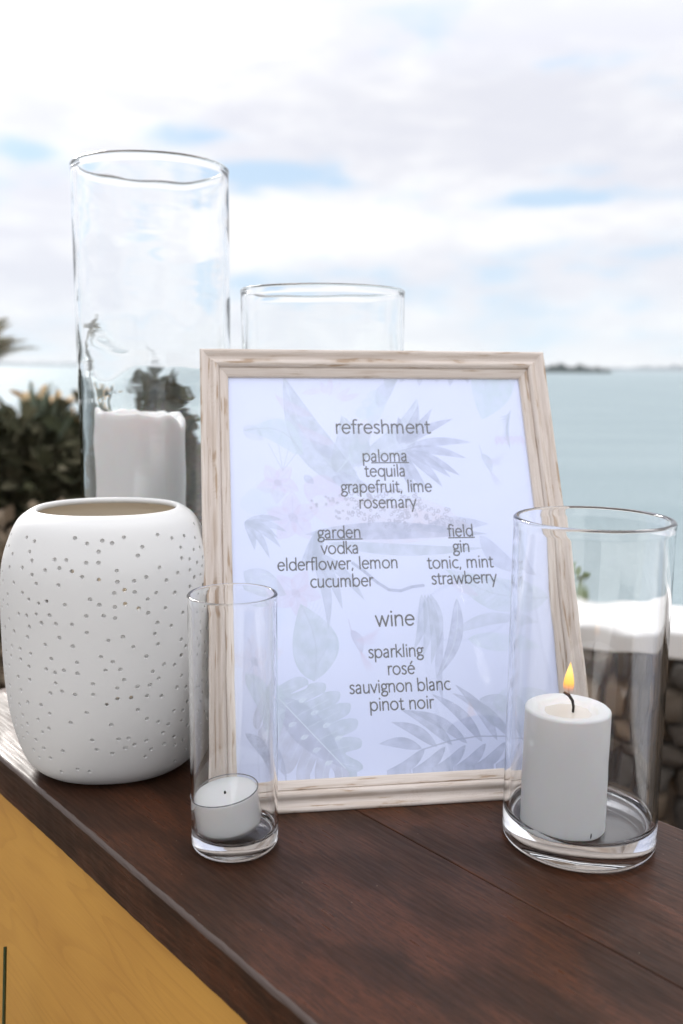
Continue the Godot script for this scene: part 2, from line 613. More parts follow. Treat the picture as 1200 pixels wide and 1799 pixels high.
	# left: hibiscus flowers and palm leaflets
	flower(Vector2(147, 391), 74, rose, v.lerp(rose, 0.4), 0.4)
	flower(Vector2(192, 512), 92, rose, v.lerp(rose, 0.3), -0.3)
	flower(Vector2(190, 764), 84, rose, v.lerp(rose, 0.5), 0.2)
	flower(Vector2(66, 975), 84, sand, v, 0.9)
	wash(leaf_poly(Vector2(20, 470), Vector2(170, 430), 46), mint, 0.45)
	for tip in [Vector2(111, 648), Vector2(148, 612), Vector2(170, 560), Vector2(64, 620), Vector2(160, 520), Vector2(140, 580)]:
		wash(leaf_poly(Vector2(34, 524), tip, 12, 0.08), g.lerp(v, 0.4), 0.75)
	for tip in [Vector2(200, 690), Vector2(228, 668), Vector2(262, 650), Vector2(338, 821), Vector2(412, 795), Vector2(289, 886), Vector2(246, 700)]:
		wash(leaf_poly(Vector2(268, 560).lerp(Vector2(230, 690), 0.5 if tip.y > 750 else 0.0), tip, 17, 0.07), g.lerp(v, 0.5), 0.7)
	wash(leaf_poly(Vector2(26, 690), Vector2(160, 770), 40), g, 0.6)
	for k in 30:
		stroke(Vector2(40 + rng.randf() * 90, 690 + rng.randf() * 70), Vector2(44 + rng.randf() * 90, 700 + rng.randf() * 70), 2.0, pale, 0.15)
	# calathea leaf
	veined(Vector2(236, 1045), Vector2(205, 800), 74, -0.10, mint.lerp(g, 0.5), 0.95, g, 20)
	# drooping leaves in the middle right
	for k in 4:
		wash(leaf_poly(Vector2(600 + 10 * k, 780), Vector2(560 + 26 * k, 960 + 24 * (k % 3)), 16, 0.08), g.lerp(v, 0.4), 0.7)
	veined(Vector2(716, 796), Vector2(626, 1050), 22, 0.10, v, 0.8, pale, 4)
	wash(leaf_poly(Vector2(660, 900), Vector2(640, 1130), 12, -0.06), v, 0.6)
	# large leaf at the right edge
	veined(Vector2(1010, 800), Vector2(690, 700), 56, 0.10, mint.lerp(g, 0.3), 0.7, g, 14)
	wash(leaf_poly(Vector2(700, 740), Vector2(790, 790), 16), rose, 0.5)
	wash(leaf_poly(Vector2(815, 585), Vector2(960, 720), 30, -0.1), v, 0.55)
	wash(leaf_poly(Vector2(700, 905), Vector2(960, 880), 20, 0.1), g, 0.6)
	wash(leaf_poly(Vector2(740, 930), Vector2(960, 960), 30, 0.0), mint, 0.6)
	# monstera with lobes and holes
	var root := Vector2(122, 1090)
	var tip := Vector2(318, 1310)
	var dir := (tip - root).normalized()
	var long := root.distance_to(tip) * 1.06
	for s in [-1.0, 1.0]:
		var side := dir.orthogonal() * float(s)
		var hull := [root + dir * -30.0]
		for k in 7:
			var u := 0.02 + 0.94 * k / 6.0
			var wide := 150.0 * pow(sin(PI * (0.20 + 0.76 * u)), 0.8)
			var on := root + dir * long * u
			hull.append(on + side * wide * 0.78 + dir * -14.0)
			hull.append(on + side * wide + dir * 16.0)
			hull.append(on + side * wide * 0.80 + dir * 34.0)
			if k < 6:
				hull.append(on + side * wide * 0.34 + dir * 12.0)
		hull.append(root + dir * (long + 8.0))
		var outline := smooth_line(hull, 5)
		wash(PackedVector2Array(outline), g.lerp(rose, 0.35) if s < 0 else g.lerp(mint, 0.35), 1.0)
		wash(leaf_poly(root, tip, 52.0), v, 0.35)
		for k in 7:
			var u := 0.02 + 0.94 * k / 6.0
			var on := root + dir * long * (u - 0.08)
			stroke(on, on + side * 110.0 * sin(PI * (0.20 + 0.76 * u)) + dir * 34.0, 0.8, pale, 0.6)
	stroke(root, tip, 1.6, pale, 0.8)
	for k in 9:
		var p := root.lerp(tip, 0.1 + k * 0.09) + Vector2(26, -26) * (1.0 if k % 2 else -1.0)
		wash(leaf_poly(p, p + Vector2(26, -10), 7), pale, 0.9)
	veined(Vector2(30, 1010), Vector2(120, 1210), 40, 0.15, mint.lerp(g, 0.4), 0.8, pale, 8)
	wash(leaf_poly(Vector2(24, 1190), Vector2(140, 1330), 22, 0.1), v, 0.8)
	# dark palm spray at the lower right
	var spine := [Vector2(1010, 1262), Vector2(900, 1246), Vector2(824, 1240), Vector2(740, 1236), Vector2(650, 1246), Vector2(560, 1268)]
	for k in 5:
		stroke(spine[k], spine[k + 1], 1.8, v, 0.9)
	var ups := [Vector2(427, 1244), Vector2(470, 1180), Vector2(500, 1142), Vector2(525, 1146), Vector2(606, 1100), Vector2(684, 1074), Vector2(672, 1100), Vector2(900, 1120)]
	var downs := [Vector2(440, 1326), Vector2(512, 1330), Vector2(575, 1330), Vector2(640, 1332), Vector2(700, 1332), Vector2(775, 1332), Vector2(870, 1334)]
	for k in 8:
		wash(leaf_poly(Vector2(560, 1264).lerp(Vector2(900, 1246), k / 7.0), ups[k], 17, -0.08), v, 0.95)
	for k in 7:
		wash(leaf_poly(Vector2(570, 1264).lerp(Vector2(960, 1254), k / 6.0), downs[k], 16, 0.12), v, 0.95)
	wash(leaf_poly(Vector2(760, 1120), Vector2(900, 1240), 52, 0.05), g.lerp(v, 0.5), 0.7)
	wash(leaf_poly(Vector2(800, 1140), Vector2(1000, 1120), 48), mint.lerp(g, 0.5), 0.6)
	# the writing
	write_line("refreshment", 352, 679, 216, 33)
	write_line("paloma", 438, 590, 318, 28, 1)
	write_line("tequila", 442, 580, 372, 28)
	write_line("grapefruit, lime", 358, 666, 428, 28)
	write_line("rosemary", 416, 607, 483, 28)
	write_line("garden", 272, 413, 584, 27, 1)
	write_line("vodka", 281, 403, 637, 27)
	write_line("elderflower, lemon", 137, 529, 689, 27)
	write_line("cucumber", 240, 443, 747, 27)
	write_line("field", 709, 793, 586, 27, 0)
	write_line("gin", 721, 776, 640, 27)
	write_line("tonic, mint", 630, 851, 694, 27)
	write_line("strawberry", 639, 857, 747, 27)
	write_line("wine", 445, 570, 879, 33)
	write_line("sparkling", 414, 589, 979, 26)
	write_line("rosé", 472, 558, 1034, 26)
	write_line("sauvignon blanc", 347, 668, 1088, 26)
	write_line("pinot noir", 408, 609, 1143, 26)
	return ImageTexture.create_from_image(sheet)


# ---------------------------------------------------------------- glass
func glass(tint := Vector3(0.994, 0.997, 0.996)) -> StandardMaterial3D:
	var m := StandardMaterial3D.new()
	m.transparency = BaseMaterial3D.TRANSPARENCY_ALPHA
	m.albedo_color = lin(tint.x, tint.y, tint.z, 0.0)
	m.roughness = 0.0
	m.refraction_enabled = true
	m.refraction_scale = 0.05
	return m


func glass_vase(r: float, high: float, wall: float, floor_at: float, dish: float, waves: float, sd: int) -> ArrayMesh:
	var pts := []
	var foot := 0.0045
	var steps := int(high / 0.0022)
	pts.append(Vector2(0, 0.0012))
	pts.append(Vector2(r * 0.45, 0.0010))
	pts.append(Vector2(r * 0.80, 0.0004))
	for k in 9:
		var t := -PI / 2 + PI / 2 * k / 8.0
		pts.append(Vector2(r - foot + foot * cos(t), foot + foot * sin(t)))
	for k in range(1, steps):
		pts.append(Vector2(r, lerpf(foot, high - wall, float(k) / steps)))
	for k in 13:
		var t := PI * k / 12.0
		pts.append(Vector2(r - wall * 0.5 + wall * 0.62 * cos(t), high - wall * 0.62 + wall * 0.62 * sin(t)))
	var ri := r - wall
	for k in range(1, steps):
		pts.append(Vector2(ri, lerpf(high - wall, floor_at + dish, float(k) / steps)))
	for k in 9:
		var t := PI / 2 * k / 8.0
		pts.append(Vector2(ri - dish + dish * cos(t), floor_at + dish - dish * sin(t)))
	pts.append(Vector2(ri * 0.45, floor_at - 0.0008))
	pts.append(Vector2(0, floor_at - 0.0012))
	var n := noise(sd, 1.0, 2)
	var inner := pts.size() / 2
	var wob := func(t: float, y: float, i: int) -> float:
		var fade := clampf(y / 0.03, 0.0, 1.0)
		var ripple := 0.0 if waves < 0.0003 else 0.00003 * n.get_noise_3d(cos(t) * r * 9.0, y * 150.0 + (90.0 if i > inner else 0.0), sin(t) * r * 9.0)
		return ripple * fade + waves * fade * n.get_noise_3d(cos(t) * r * 11.0, y * 17.0 + (40.0 if i > inner else 0.0), sin(t) * r * 11.0)
	return lathe(pts, 224, wob)


# ---------------------------------------------------------------- pierced ceramic lantern
func ceramic_lantern(root: Node3D) -> void:
	var ratio := 0.90
	var outline := smooth_line([Vector2(0.0, 0.0015), Vector2(0.030, 0.001), Vector2(0.0450, 0.0004), Vector2(0.0555, 0.0026), Vector2(0.0660, 0.0125), Vector2(0.0727, 0.0310), Vector2(0.0771, 0.0530), Vector2(0.0795, 0.0810), Vector2(0.0800, 0.1150), Vector2(0.0796, 0.1430), Vector2(0.0772, 0.1660), Vector2(0.0714, 0.1840), Vector2(0.0655, 0.1955), Vector2(0.0590, 0.2012), Vector2(0.0545, 0.2036)], 24)
	# even steps along the outline
	var total := 0.0
	for i in outline.size() - 1:
		total += outline[i].distance_to(outline[i + 1])
	var np := 138
	var nt := 220
	var line := []
	var acc := 0.0
	var seg := 0
	for k in np + 1:
		var want := total * k / np
		while seg < outline.size() - 2 and acc + outline[seg].distance_to(outline[seg + 1]) < want:
			acc += outline[seg].distance_to(outline[seg + 1])
			seg += 1
		var l: float = outline[seg].distance_to(outline[seg + 1])
		line.append(outline[seg].lerp(outline[seg + 1], clampf((want - acc) / maxf(l, 1e-9), 0.0, 1.0)))
	var ring := []
	for j in nt:
		var t := TAU * j / nt
		var c := cos(t)
		var s := sin(t)
		ring.append(Vector2(signf(c) * pow(absf(c), 2.0 / 2.2), signf(s) * pow(absf(s), 2.0 / 2.2) * ratio))
	var outer := PackedVector3Array()
	for k in np + 1:
		for j in nt:
			outer.append(Vector3(line[k].x * ring[j].x, line[k].y, line[k].x * ring[j].y))
	var norm := PackedVector3Array()
	for k in np + 1:
		for j in nt:
			var a := outer[maxi(k - 1, 0) * nt + j]
			var b := outer[mini(k + 1, np) * nt + j]
			var c := outer[k * nt + (j + nt - 1) % nt]
			var d := outer[k * nt + (j + 1) % nt]
			norm.append((b - a).cross(d - c).normalized() if k > 2 else Vector3.DOWN)
	var wall := 0.0048
	var inner := PackedVector3Array()
	for k in np + 1:
		for j in nt:
			inner.append(outer[k * nt + j] - norm[k * nt + j] * wall)
	# where the holes are pierced: centres on grid points, each taking a block of 2 x 2 cells
	rng.seed = 303
	var density := noise(61, 1.0, 2)
	var hole := {}
	var pierced := {}
	var mouth := {}
	var blocked := {}
	var centres: Array[Vector3] = []
	var tries := 0
	while centres.size() < 640 and tries < 16000:
		tries += 1
		var k := rng.randi_range(38, np - 9)
		var j := rng.randi_range(0, nt - 1)
		var p := outer[k * nt + j]
		var chance := 0.70 + 0.9 * density.get_noise_3d(p.x * 22.0, p.y * 22.0, p.z * 22.0)
		if p.y > 0.170:
			chance *= 0.5
		if p.y < 0.025:
			chance *= 0.35
		if rng.randf() > chance:
			continue
		var ok := true
		for q in centres:
			if q.distance_squared_to(p) < 0.0068 * 0.0068:
				ok = false
				break
		if not ok:
			continue
		centres.append(p)
		if rng.randf() < 0.10:
			pierced[k * nt + j] = true
		hole[k * nt + j] = 0.00120 + 0.00050 * pow(rng.randf(), 2.0) + (0.0004 if rng.randf() < 0.08 else 0.0)
		for dk in [-1, 0]:
			for dj in [-1, 0]:
				blocked[(k + dk) * nt + (j + dj + nt) % nt] = k * nt + j
	var mesh := ArrayMesh.new()
	var none := PackedVector2Array()
	for side in 2:
		var base: PackedVector3Array = outer if side == 0 else inner
		var v := base.duplicate()
		var idx := PackedInt32Array()
		for k in np:
			for j in nt:
				if blocked.has(k * nt + j) and (side == 0 or pierced.has(blocked[k * nt + j])):
					continue
				var a := k * nt + j
				var c := k * nt + (j + 1) % nt
				var b := a + nt
				var d := c + nt
				idx.append_array([a, c, b, b, c, d] if side == 0 else [a, b, c, b, d, c])
		for key in (hole if side == 0 else pierced):
			var k: int = key / nt
			var j: int = key % nt
			var b8 := PackedInt32Array()
			for o in [[0, 1], [1, 1], [1, 0], [1, -1], [0, -1], [-1, -1], [-1, 0], [-1, 1]]:
				b8.append((k + o[0]) * nt + (j + o[1] + nt) % nt)
			var mid := base[key]
			var nn: Vector3 = norm[key]
			var first := v.size()
			var ex := (base[b8[0]] - base[b8[4]])
			ex = (ex - nn * ex.dot(nn)).normalized()
			var ey := nn.cross(ex)
			if ey.dot(base[b8[2]] - base[b8[6]]) < 0.0:
				ey = -ey
			var lim := minf(base[b8[0]].distance_to(mid), base[b8[2]].distance_to(mid)) * 0.86
			var rr := minf(hole[key] * (1.28 if side == 0 else 1.0), lim)
			if side == 0:
				mouth[key] = rr
			for q in 16:
				var t := TAU * q / 16.0
				v.append(mid + ex * cos(t) * rr + ey * sin(t) * rr)
			for q in 8:
				var p0: int = b8[q]
				var p1: int = b8[(q + 1) % 8]
				var c0 := first + 2 * q
				var c1 := first + 2 * q + 1
				var c2 := first + (2 * q + 2) % 16
				var tri := [p0, c0, c1, p0, c1, p1, p1, c1, c2]
				for m in range(0, 9, 3):
					var f := (v[tri[m + 2]] - v[tri[m]]).cross(v[tri[m + 1]] - v[tri[m]])
					var out := f.dot(nn) > 0.0
					if out == (side == 0):
						idx.append_array([tri[m], tri[m + 1], tri[m + 2]])
					else:
						idx.append_array([tri[m], tri[m + 2], tri[m + 1]])
		if side == 0:
			# the bores: most stop in the wall, some go right through
			for key in hole:
				var mid := outer[key]
				var nn: Vector3 = norm[key]
				var k: int = key / nt
				var j: int = key % nt
				var ex := outer[k * nt + (j + 1) % nt] - outer[k * nt + (j + nt - 1) % nt]
				ex = (ex - nn * ex.dot(nn)).normalized()
				var ey := nn.cross(ex)
				var rr: float = hole[key]
				var through := pierced.has(key)
				var deep := wall - 0.00006 if through else 0.0020
				var first := v.size()
				var wide: float = mouth[key]
				for q in 16:
					var t := TAU * q / 16.0
					var e := ex * cos(t) + ey * sin(t)
					v.append(mid + e * wide - nn * 0.00002)
					v.append(mid + e * minf(rr, wide * 0.82) - nn * 0.0006)
				for q in 16:
					var t := TAU * q / 16.0
					var e := ex * cos(t) + ey * sin(t)
					v.append(mid + e * minf(rr, wide * 0.82) - nn * 0.0006)
					v.append(mid + e * rr * (1.0 if through else 0.75) - nn * deep)
				for ring_at in [first, first + 32]:
					for q in 16:
						var a: int = ring_at + 2 * q
						var c: int = ring_at + 2 * ((q + 1) % 16)
						var tri := [a, c, a + 1, a + 1, c, c + 1]
						var f := (v[a + 1] - v[a]).cross(v[c] - v[a])
						if f.dot(v[a] - mid) > 0.0:
							tri = [a, a + 1, c, a + 1, c + 1, c]
						idx.append_array(tri)
				first += 32
				if not through:
					var low := v.size()
					v.append(mid - nn * (deep + 0.0002))
					for q in 16:
						v.append(v[first + 2 * q + 1])
					for q in 16:
						var tri := [low, low + 1 + q, low + 1 + (q + 1) % 16]
						var f := (v[tri[2]] - v[tri[0]]).cross(v[tri[1]] - v[tri[0]])
						idx.append_array(tri if f.dot(nn) > 0.0 else [tri[0], tri[2], tri[1]])
		commit(v, none, idx, PackedColorArray(), mesh)
	# rounded lip joining outside and inside
	var rows := []
	for q in 9:
		var row := PackedVector3Array()
		var t := PI * q / 8.0
		for j in nt:
			var a := outer[np * nt + j]
			var b := inner[np * nt + j]
			var m := (a + b) / 2.0
			var along := (outer[np * nt + j] - outer[(np - 1) * nt + j]).normalized()
			row.append(m + (a - m) * cos(t) + along * a.distance_to(b) * 0.5 * sin(t))
		rows.append(row)
	var body := mat(lin(0.60, 0.59, 0.57), 0.6)
	var tex := NoiseTexture2D.new()
	tex.width = 256
	tex.height = 256
	tex.seamless = true
	tex.noise = noise(62, 0.05, 4)
	body.heightmap_enabled = true
	body.heightmap_scale = 0.006
	body.heightmap_texture = tex
	body.uv1_triplanar = true
	body.uv1_scale = Vector3(22, 22, 22)
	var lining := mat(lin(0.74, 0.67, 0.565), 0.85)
	mesh.surface_set_material(0, body)
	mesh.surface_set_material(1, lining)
	part("body", mesh, null, root)
	part("rim", grid(rows, true), body, root)


# ---------------------------------------------------------------- plants
# one mesh of folded blades; where() gives position, direction and length of each
func blades(n: int, wide: float, c0: Color, c1: Color, where: Callable, droop := 0.3) -> ArrayMesh:
	var v := PackedVector3Array()
	var col := PackedColorArray()
	var idx := PackedInt32Array()
	for k in n:
		var w: Array = where.call(k)
		var p: Vector3 = w[0]
		var d: Vector3 = w[1]
		var l: float = w[2]
		var s := d.cross(Vector3(rng.randf_range(-1, 1), rng.randf_range(-1, 1), rng.randf_range(-1, 1))).normalized()
		var up := s.cross(d).normalized()
		var c := c0.lerp(c1, rng.randf())
		var f := v.size()
		var width := wide * rng.randf_range(0.6, 1.2)
		for q in [[0.0, 0.25], [0.35, 1.0], [0.7, 0.75], [1.0, 0.05]]:
			var m: Vector3 = p + d * l * float(q[0]) + Vector3.DOWN * droop * l * float(q[0]) * float(q[0])
			v.append(m - s * width * float(q[1]) + up * width * 0.25)
			v.append(m)
			v.append(m + s * width * float(q[1]) + up * width * 0.25)
			col.append_array([c, c, c])
		for q in 3:
			var a := f + q * 3
			idx.append_array([a, a + 3, a + 1, a + 1, a + 3, a + 4, a + 1, a + 4, a + 2, a + 2, a + 4, a + 5])
	return commit(v, PackedVector2Array(), idx, col)


func leaf_mat() -> StandardMaterial3D:
	var m := mat(Color.WHITE, 0.75)
	m.metallic_specular = 0.12
	m.vertex_color_use_as_albedo = true
	m.cull_mode = BaseMaterial3D.CULL_DISABLED
	m.backlight_enabled = true
	m.backlight = Color(0.10, 0.10, 0.07)
	return m


func clumps(size: Vector3, n: int, sd: int) -> Array:
	rng.seed = sd
	var out := []
	for k in n:
		var d := Vector3(rng.randfn(), rng.randfn() * 0.8 + 0.3, rng.randfn()).normalized()
		out.append(d * size * rng.randf_range(0.45, 0.95))
	return out


func shrub(called: String, label: String, at: Vector3, size: Vector3, count: int, leaf: float, c0: Color, c1: Color, sd: int, spiky := 0.0) -> Node3D:
	var t := thing(called, label, "shrub", at)
	var mid := Vector3(0, size.y, 0)
	var cl := clumps(size, 26, sd)
	var where := func(k: int) -> Array:
		var c: Vector3 = cl[k % cl.size()]
		var p: Vector3 = c + Vector3(rng.randfn(), rng.randfn(), rng.randfn()) * size.x * 0.17
		var d := (p.normalized() + Vector3(rng.randfn(), rng.randfn() + 0.3 + spiky, rng.randfn()) * 0.55).normalized()
		return [mid + p, d, leaf * rng.randf_range(0.6, 1.3)]
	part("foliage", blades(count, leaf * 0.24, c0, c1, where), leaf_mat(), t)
	var st := SurfaceTool.new()
	for k in 7:
		var c: Vector3 = cl[k * 3]
		st.append_from(tube([Vector3(0.02 * k - 0.06, -0.02, 0), mid * 0.5 + c * 0.3, mid + c * 0.8], [0.022, 0.016, 0.006], 6), 0, Transform3D())
	part("stem", st.commit(), mat(lin(0.09, 0.06, 0.04), 0.9), t)
	return t


# ---------------------------------------------------------------- counter
func counter_point(d: float, n: float, y: float) -> Vector3:
	return Vector3(cos(TABLE_TURN) * d - sin(TABLE_TURN) * n, y, sin(TABLE_TURN) * d + cos(TABLE_TURN) * n)


# a plank of the top between two edges given as functions of d, both rounded over
func plank(near: Callable, far: Callable, thick: float, r_near: float, r_far: float, d0: Callable, d1: float) -> Array:
	var rows := []
	var uvs := []
	var stations := 260
	var chip := noise(135, 1.0, 2)
	for i in stations + 1:
		var row := PackedVector3Array()
		var uv := PackedVector2Array()
		var f := float(i) / stations
		var sect := []
		# (offset from near edge or far edge, height)
		for k in 7:
			var t := PI / 2 * k / 6.0
			sect.append([0, r_near - r_near * cos(t), -r_near + r_near * sin(t)])
		for k in range(1, 24):
			sect.append([2, k / 24.0, 0.0])
		for k in 7:
			var t := PI / 2 * k / 6.0
			sect.append([1, r_far - r_far * sin(t), -r_far + r_far * cos(t)])
		sect.append([1, 0.0, -thick + 0.002])
		sect.append([1, 0.003, -thick])
		sect.append([0, 0.003, -thick])
		sect.append([0, 0.0, -thick + 0.002])
		var run := 0.0
		var last := Vector2.ZERO
		for j in 2:
			sect.append(sect[j])
		for k in sect.size():
			var s: Array = sect[k]
			var d := 0.0
			var n := 0.0
			for pass_n in 3:
				d = lerpf(d0.call(n), d1, f)
				var a: float = near.call(d)
				var b: float = far.call(d)
				n = a - float(s[1]) if s[0] == 0 else (b + float(s[1]) if s[0] == 1 else lerpf(a - r_near, b + r_far, s[1]))
			if k > 0:
				run += last.distance_to(Vector2(n, s[2]))
			last = Vector2(n, s[2])
			if k >= 2 and k <= 5 and r_near > 0.002:
				n += 0.0006 * chip.get_noise_2d(d * 90.0, k * 0.7)
			row.append(counter_point(d, n, s[2]))
			uv.append(Vector2((d + 1.0) / 0.95, (run + (0.0 if r_near > 0.002 else 0.173)) / 0.42))
		rows.append(row)
		uvs.append(uv)
	# closed ends
	for e in [0, rows.size() - 1]:
		var c := Vector3.ZERO
		for p in rows[e]:
			c += p
		c /= rows[e].size()
		var row := PackedVector3Array()
		for p in rows[e]:
			row.append(c)
		if e == 0:
			rows.push_front(row)
			uvs.push_front(uvs[0])
		else:
			rows.append(row)
			uvs.append(uvs[-1])
	# the body, and apart from it the strip of worn edge at the near side
	var body := []
	var body_uv := []
	var edge := []
	var edge_uv := []
	for i in rows.size():
		body.append(rows[i].slice(5))
		body_uv.append(uvs[i].slice(5))
		edge.append(rows[i].slice(1, 6))
		edge_uv.append(uvs[i].slice(1, 6))
	var face := []
	var face_uv := []
	for i in rows.size():
		face.append(body[i].slice(body[i].size() - 4))
		face_uv.append(body_uv[i].slice(body_uv[i].size() - 4))
		body[i] = body[i].slice(0, body[i].size() - 3)
		body_uv[i] = body_uv[i].slice(0, body_uv[i].size() - 3)
	return [grid(body, false, body_uv), grid(edge, false, edge_uv), grid(face, false, face_uv)]


func rail(length: float, sections: Array) -> ArrayMesh:
	# sections: lists of (width inward, height to the front); each is smooth in itself
	var v := PackedVector3Array()
	var uv := PackedVector2Array()
	var idx := PackedInt32Array()
	var cuts := 24
	for s in sections:
		var first := v.size()
		for k in s.size():
			var p: Vector2 = s[k]
			for q in cuts + 1:
				var x := lerpf(-length / 2 + p.x, length / 2 - p.x, float(q) / cuts)
				v.append(Vector3(x, p.x, p.y))
				uv.append(Vector2(x / 0.42 + 0.5, (p.x - p.y * 0.8) / 0.05 + 0.15))
		for k in s.size() - 1:
			for q in cuts:
				var a: int = first + k * (cuts + 1) + q
				var b: int = a + cuts + 1
				idx.append_array([a, b, a + 1, a + 1, b, b + 1])
	return commit(v, uv, idx)


# ================================================================ the scene
func _ready() -> void:
	# camera
	var cam := Camera3D.new()
	cam.name = "camera"
	add_child(cam)
	cam.position = Vector3(0, 0.30932, 0)
	cam.rotation = Vector3(-0.15556, 0, 0.00744)
	var att := CameraAttributesPhysical.new()
	att.frustum_focal_length = 21.577
	att.frustum_focus_distance = 0.63
	att.frustum_near = 0.02
	att.frustum_far = 12000.0
	att.exposure_aperture = 4.0
	cam.attributes = att
	cam.fov = 58.16
	cam.near = 0.02
	cam.far = 12000.0
	cam.current = true
	# sky and light
	var env := Environment.new()
	env.background_mode = Environment.BG_SKY
	env.sky = Sky.new()
	env.sky.sky_material = make_sky()
	env.background_energy_multiplier = 1.0
	env.tonemap_mode = Environment.TONE_MAPPER_LINEAR
	env.tonemap_exposure = 1.34
	env.sdfgi_enabled = true
	env.ssao_enabled = true
	env.ssil_enabled = true
	env.fog_enabled = true
	env.fog_density = 0.00010
	env.fog_light_color = Color(0.93, 0.95, 0.97)
	var we := WorldEnvironment.new()
	we.name = "world_environment"
	we.environment = env
	add_child(we)
	var sun := DirectionalLight3D.new()
	sun.name = "sun"
	sun.light_energy = 1.0
	sun.light_angular_distance = 16.0
	sun.light_color = Color(1.0, 0.985, 0.96)
	sun.shadow_enabled = true
	add_child(sun)
	sun.look_at_from_position(Vector3(-0.42, 0.49, -0.765), Vector3.ZERO)
	setting()
	plants()
	bar()
	picture_frame()
	glassware()
	var lantern := thing("ceramic_lantern", "white matte ceramic lantern pierced all over with small round holes", "lantern", Vector3(-0.1782, 0, -0.693))
	ceramic_lantern(lantern)
	lantern.rotation.y = 0.10


func setting() -> void:
	# sea to the horizon
	var sea := mat(lin(0.255, 0.305, 0.32), 0.40)
	var tex := NoiseTexture2D.new()
	tex.width = 512
	tex.height = 512
	tex.seamless = true
	tex.noise = noise(71, 0.02, 5)
	sea.metallic_specular = 0.10
	var st := NoiseTexture2D.new()
	st.width = 512
	st.height = 512
	st.seamless = true
	st.noise = noise(74, 0.012, 5)
	var sr := Gradient.new()
	sr.set_color(0, lin(0.82, 0.86, 0.87))
	sr.set_color(1, lin(1.0, 1.0, 1.0))
	st.color_ramp = sr
	sea.detail_enabled = true
	sea.detail_albedo = st
	sea.detail_blend_mode = BaseMaterial3D.BLEND_MODE_MUL
	sea.detail_uv_layer = BaseMaterial3D.DETAIL_UV_2
	sea.uv2_triplanar = true
	sea.uv2_world_triplanar = true
	sea.uv2_scale = Vector3(0.006, 0.02, 0.022)
	sea.heightmap_enabled = true
	sea.heightmap_scale = 9.0
	sea.heightmap_texture = tex
	sea.uv1_triplanar = true
	sea.uv1_world_triplanar = true
	sea.uv1_scale = Vector3(0.16, 0.16, 0.5)
	var ring := []
	for r in [0.0, 30.0, 120.0, 600.0, 2500.0, 9000.0]:
		var row := PackedVector3Array()
		for j in 64:
			row.append(Vector3(-r * sin(TAU * j / 64), 0, -r * cos(TAU * j / 64)))
		ring.push_front(row)
	struct("sea", grid(ring, true), sea, Transform3D(Basis(), Vector3(0, SEA, 0)))
	# the terrace: earth, with a face down to the water
	var earth := mat(Color.WHITE, 0.95)
	var et := NoiseTexture2D.new()
	et.width = 512
	et.height = 512
	et.seamless = true
	et.noise = noise(72, 0.03, 5)
	var ramp := Gradient.new()
	ramp.set_color(0, lin(0.035, 0.027, 0.019))
	ramp.set_color(1, lin(0.19, 0.145, 0.10))
	et.color_ramp = ramp
	earth.albedo_texture = et
	earth.uv1_triplanar = true
	earth.uv1_world_triplanar = true
	earth.uv1_scale = Vector3(0.9, 0.9, 0.9)
	earth.heightmap_enabled = true
	earth.heightmap_scale = 2.0
	earth.heightmap_texture = et
	var bounce_paving := mat(lin(0.56, 0.54, 0.51), 0.85)  # unseen pale slab, added to bounce light up onto the front faces
	struct("added_paving", box(Vector3(16.0, 0.204, 20.0)), bounce_paving, Transform3D(Basis(), Vector3(7.8, GROUND - 0.098, 9.2)))
	struct("ground", box(Vector3(40, 4.0, 42.7)), earth, Transform3D(Basis(), Vector3(0, GROUND - 2.0, 18.65)))
	struct("ground_bank", box(Vector3(19.4, 4.0, 4.2)), earth, Transform3D(Basis(), Vector3(-10.0, GROUND - 2.004, -4.796)))
	# far land
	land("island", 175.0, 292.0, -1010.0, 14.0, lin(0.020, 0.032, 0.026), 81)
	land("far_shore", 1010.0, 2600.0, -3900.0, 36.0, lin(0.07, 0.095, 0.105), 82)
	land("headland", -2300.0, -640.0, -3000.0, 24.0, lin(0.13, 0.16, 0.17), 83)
	garden_wall()


func land(called: String, x0: float, x1: float, z: float, high: float, c: Color, sd: int) -> void:
	var n := noise(sd, 1.0, 4)
	var rows := []
	var cols := 90
	for k in [0.0, 0.35, 0.7, 1.0, 0.7, 0.35, 0.0]:
		var row := PackedVector3Array()
		var depth: float = (x1 - x0) * 0.10 * (1.0 - k) * (1.0 if rows.size() < 4 else -1.0)
		for j in cols:
			var f := float(j) / (cols - 1)
			var env := pow(sin(PI * clampf(f, 0.0, 1.0)), 0.35)
			var hh := high * env * (0.62 + 0.38 * n.get_noise_2d(f * 9.0, 0.0) + 0.28 * n.get_noise_2d(f * 40.0, k * 3.0))
			row.append(Vector3(lerpf(x0, x1, f), SEA - 0.6 + hh * float(k), z + depth))
		rows.append(row)
	struct(called, grid(rows, false), mat(c, 0.95))


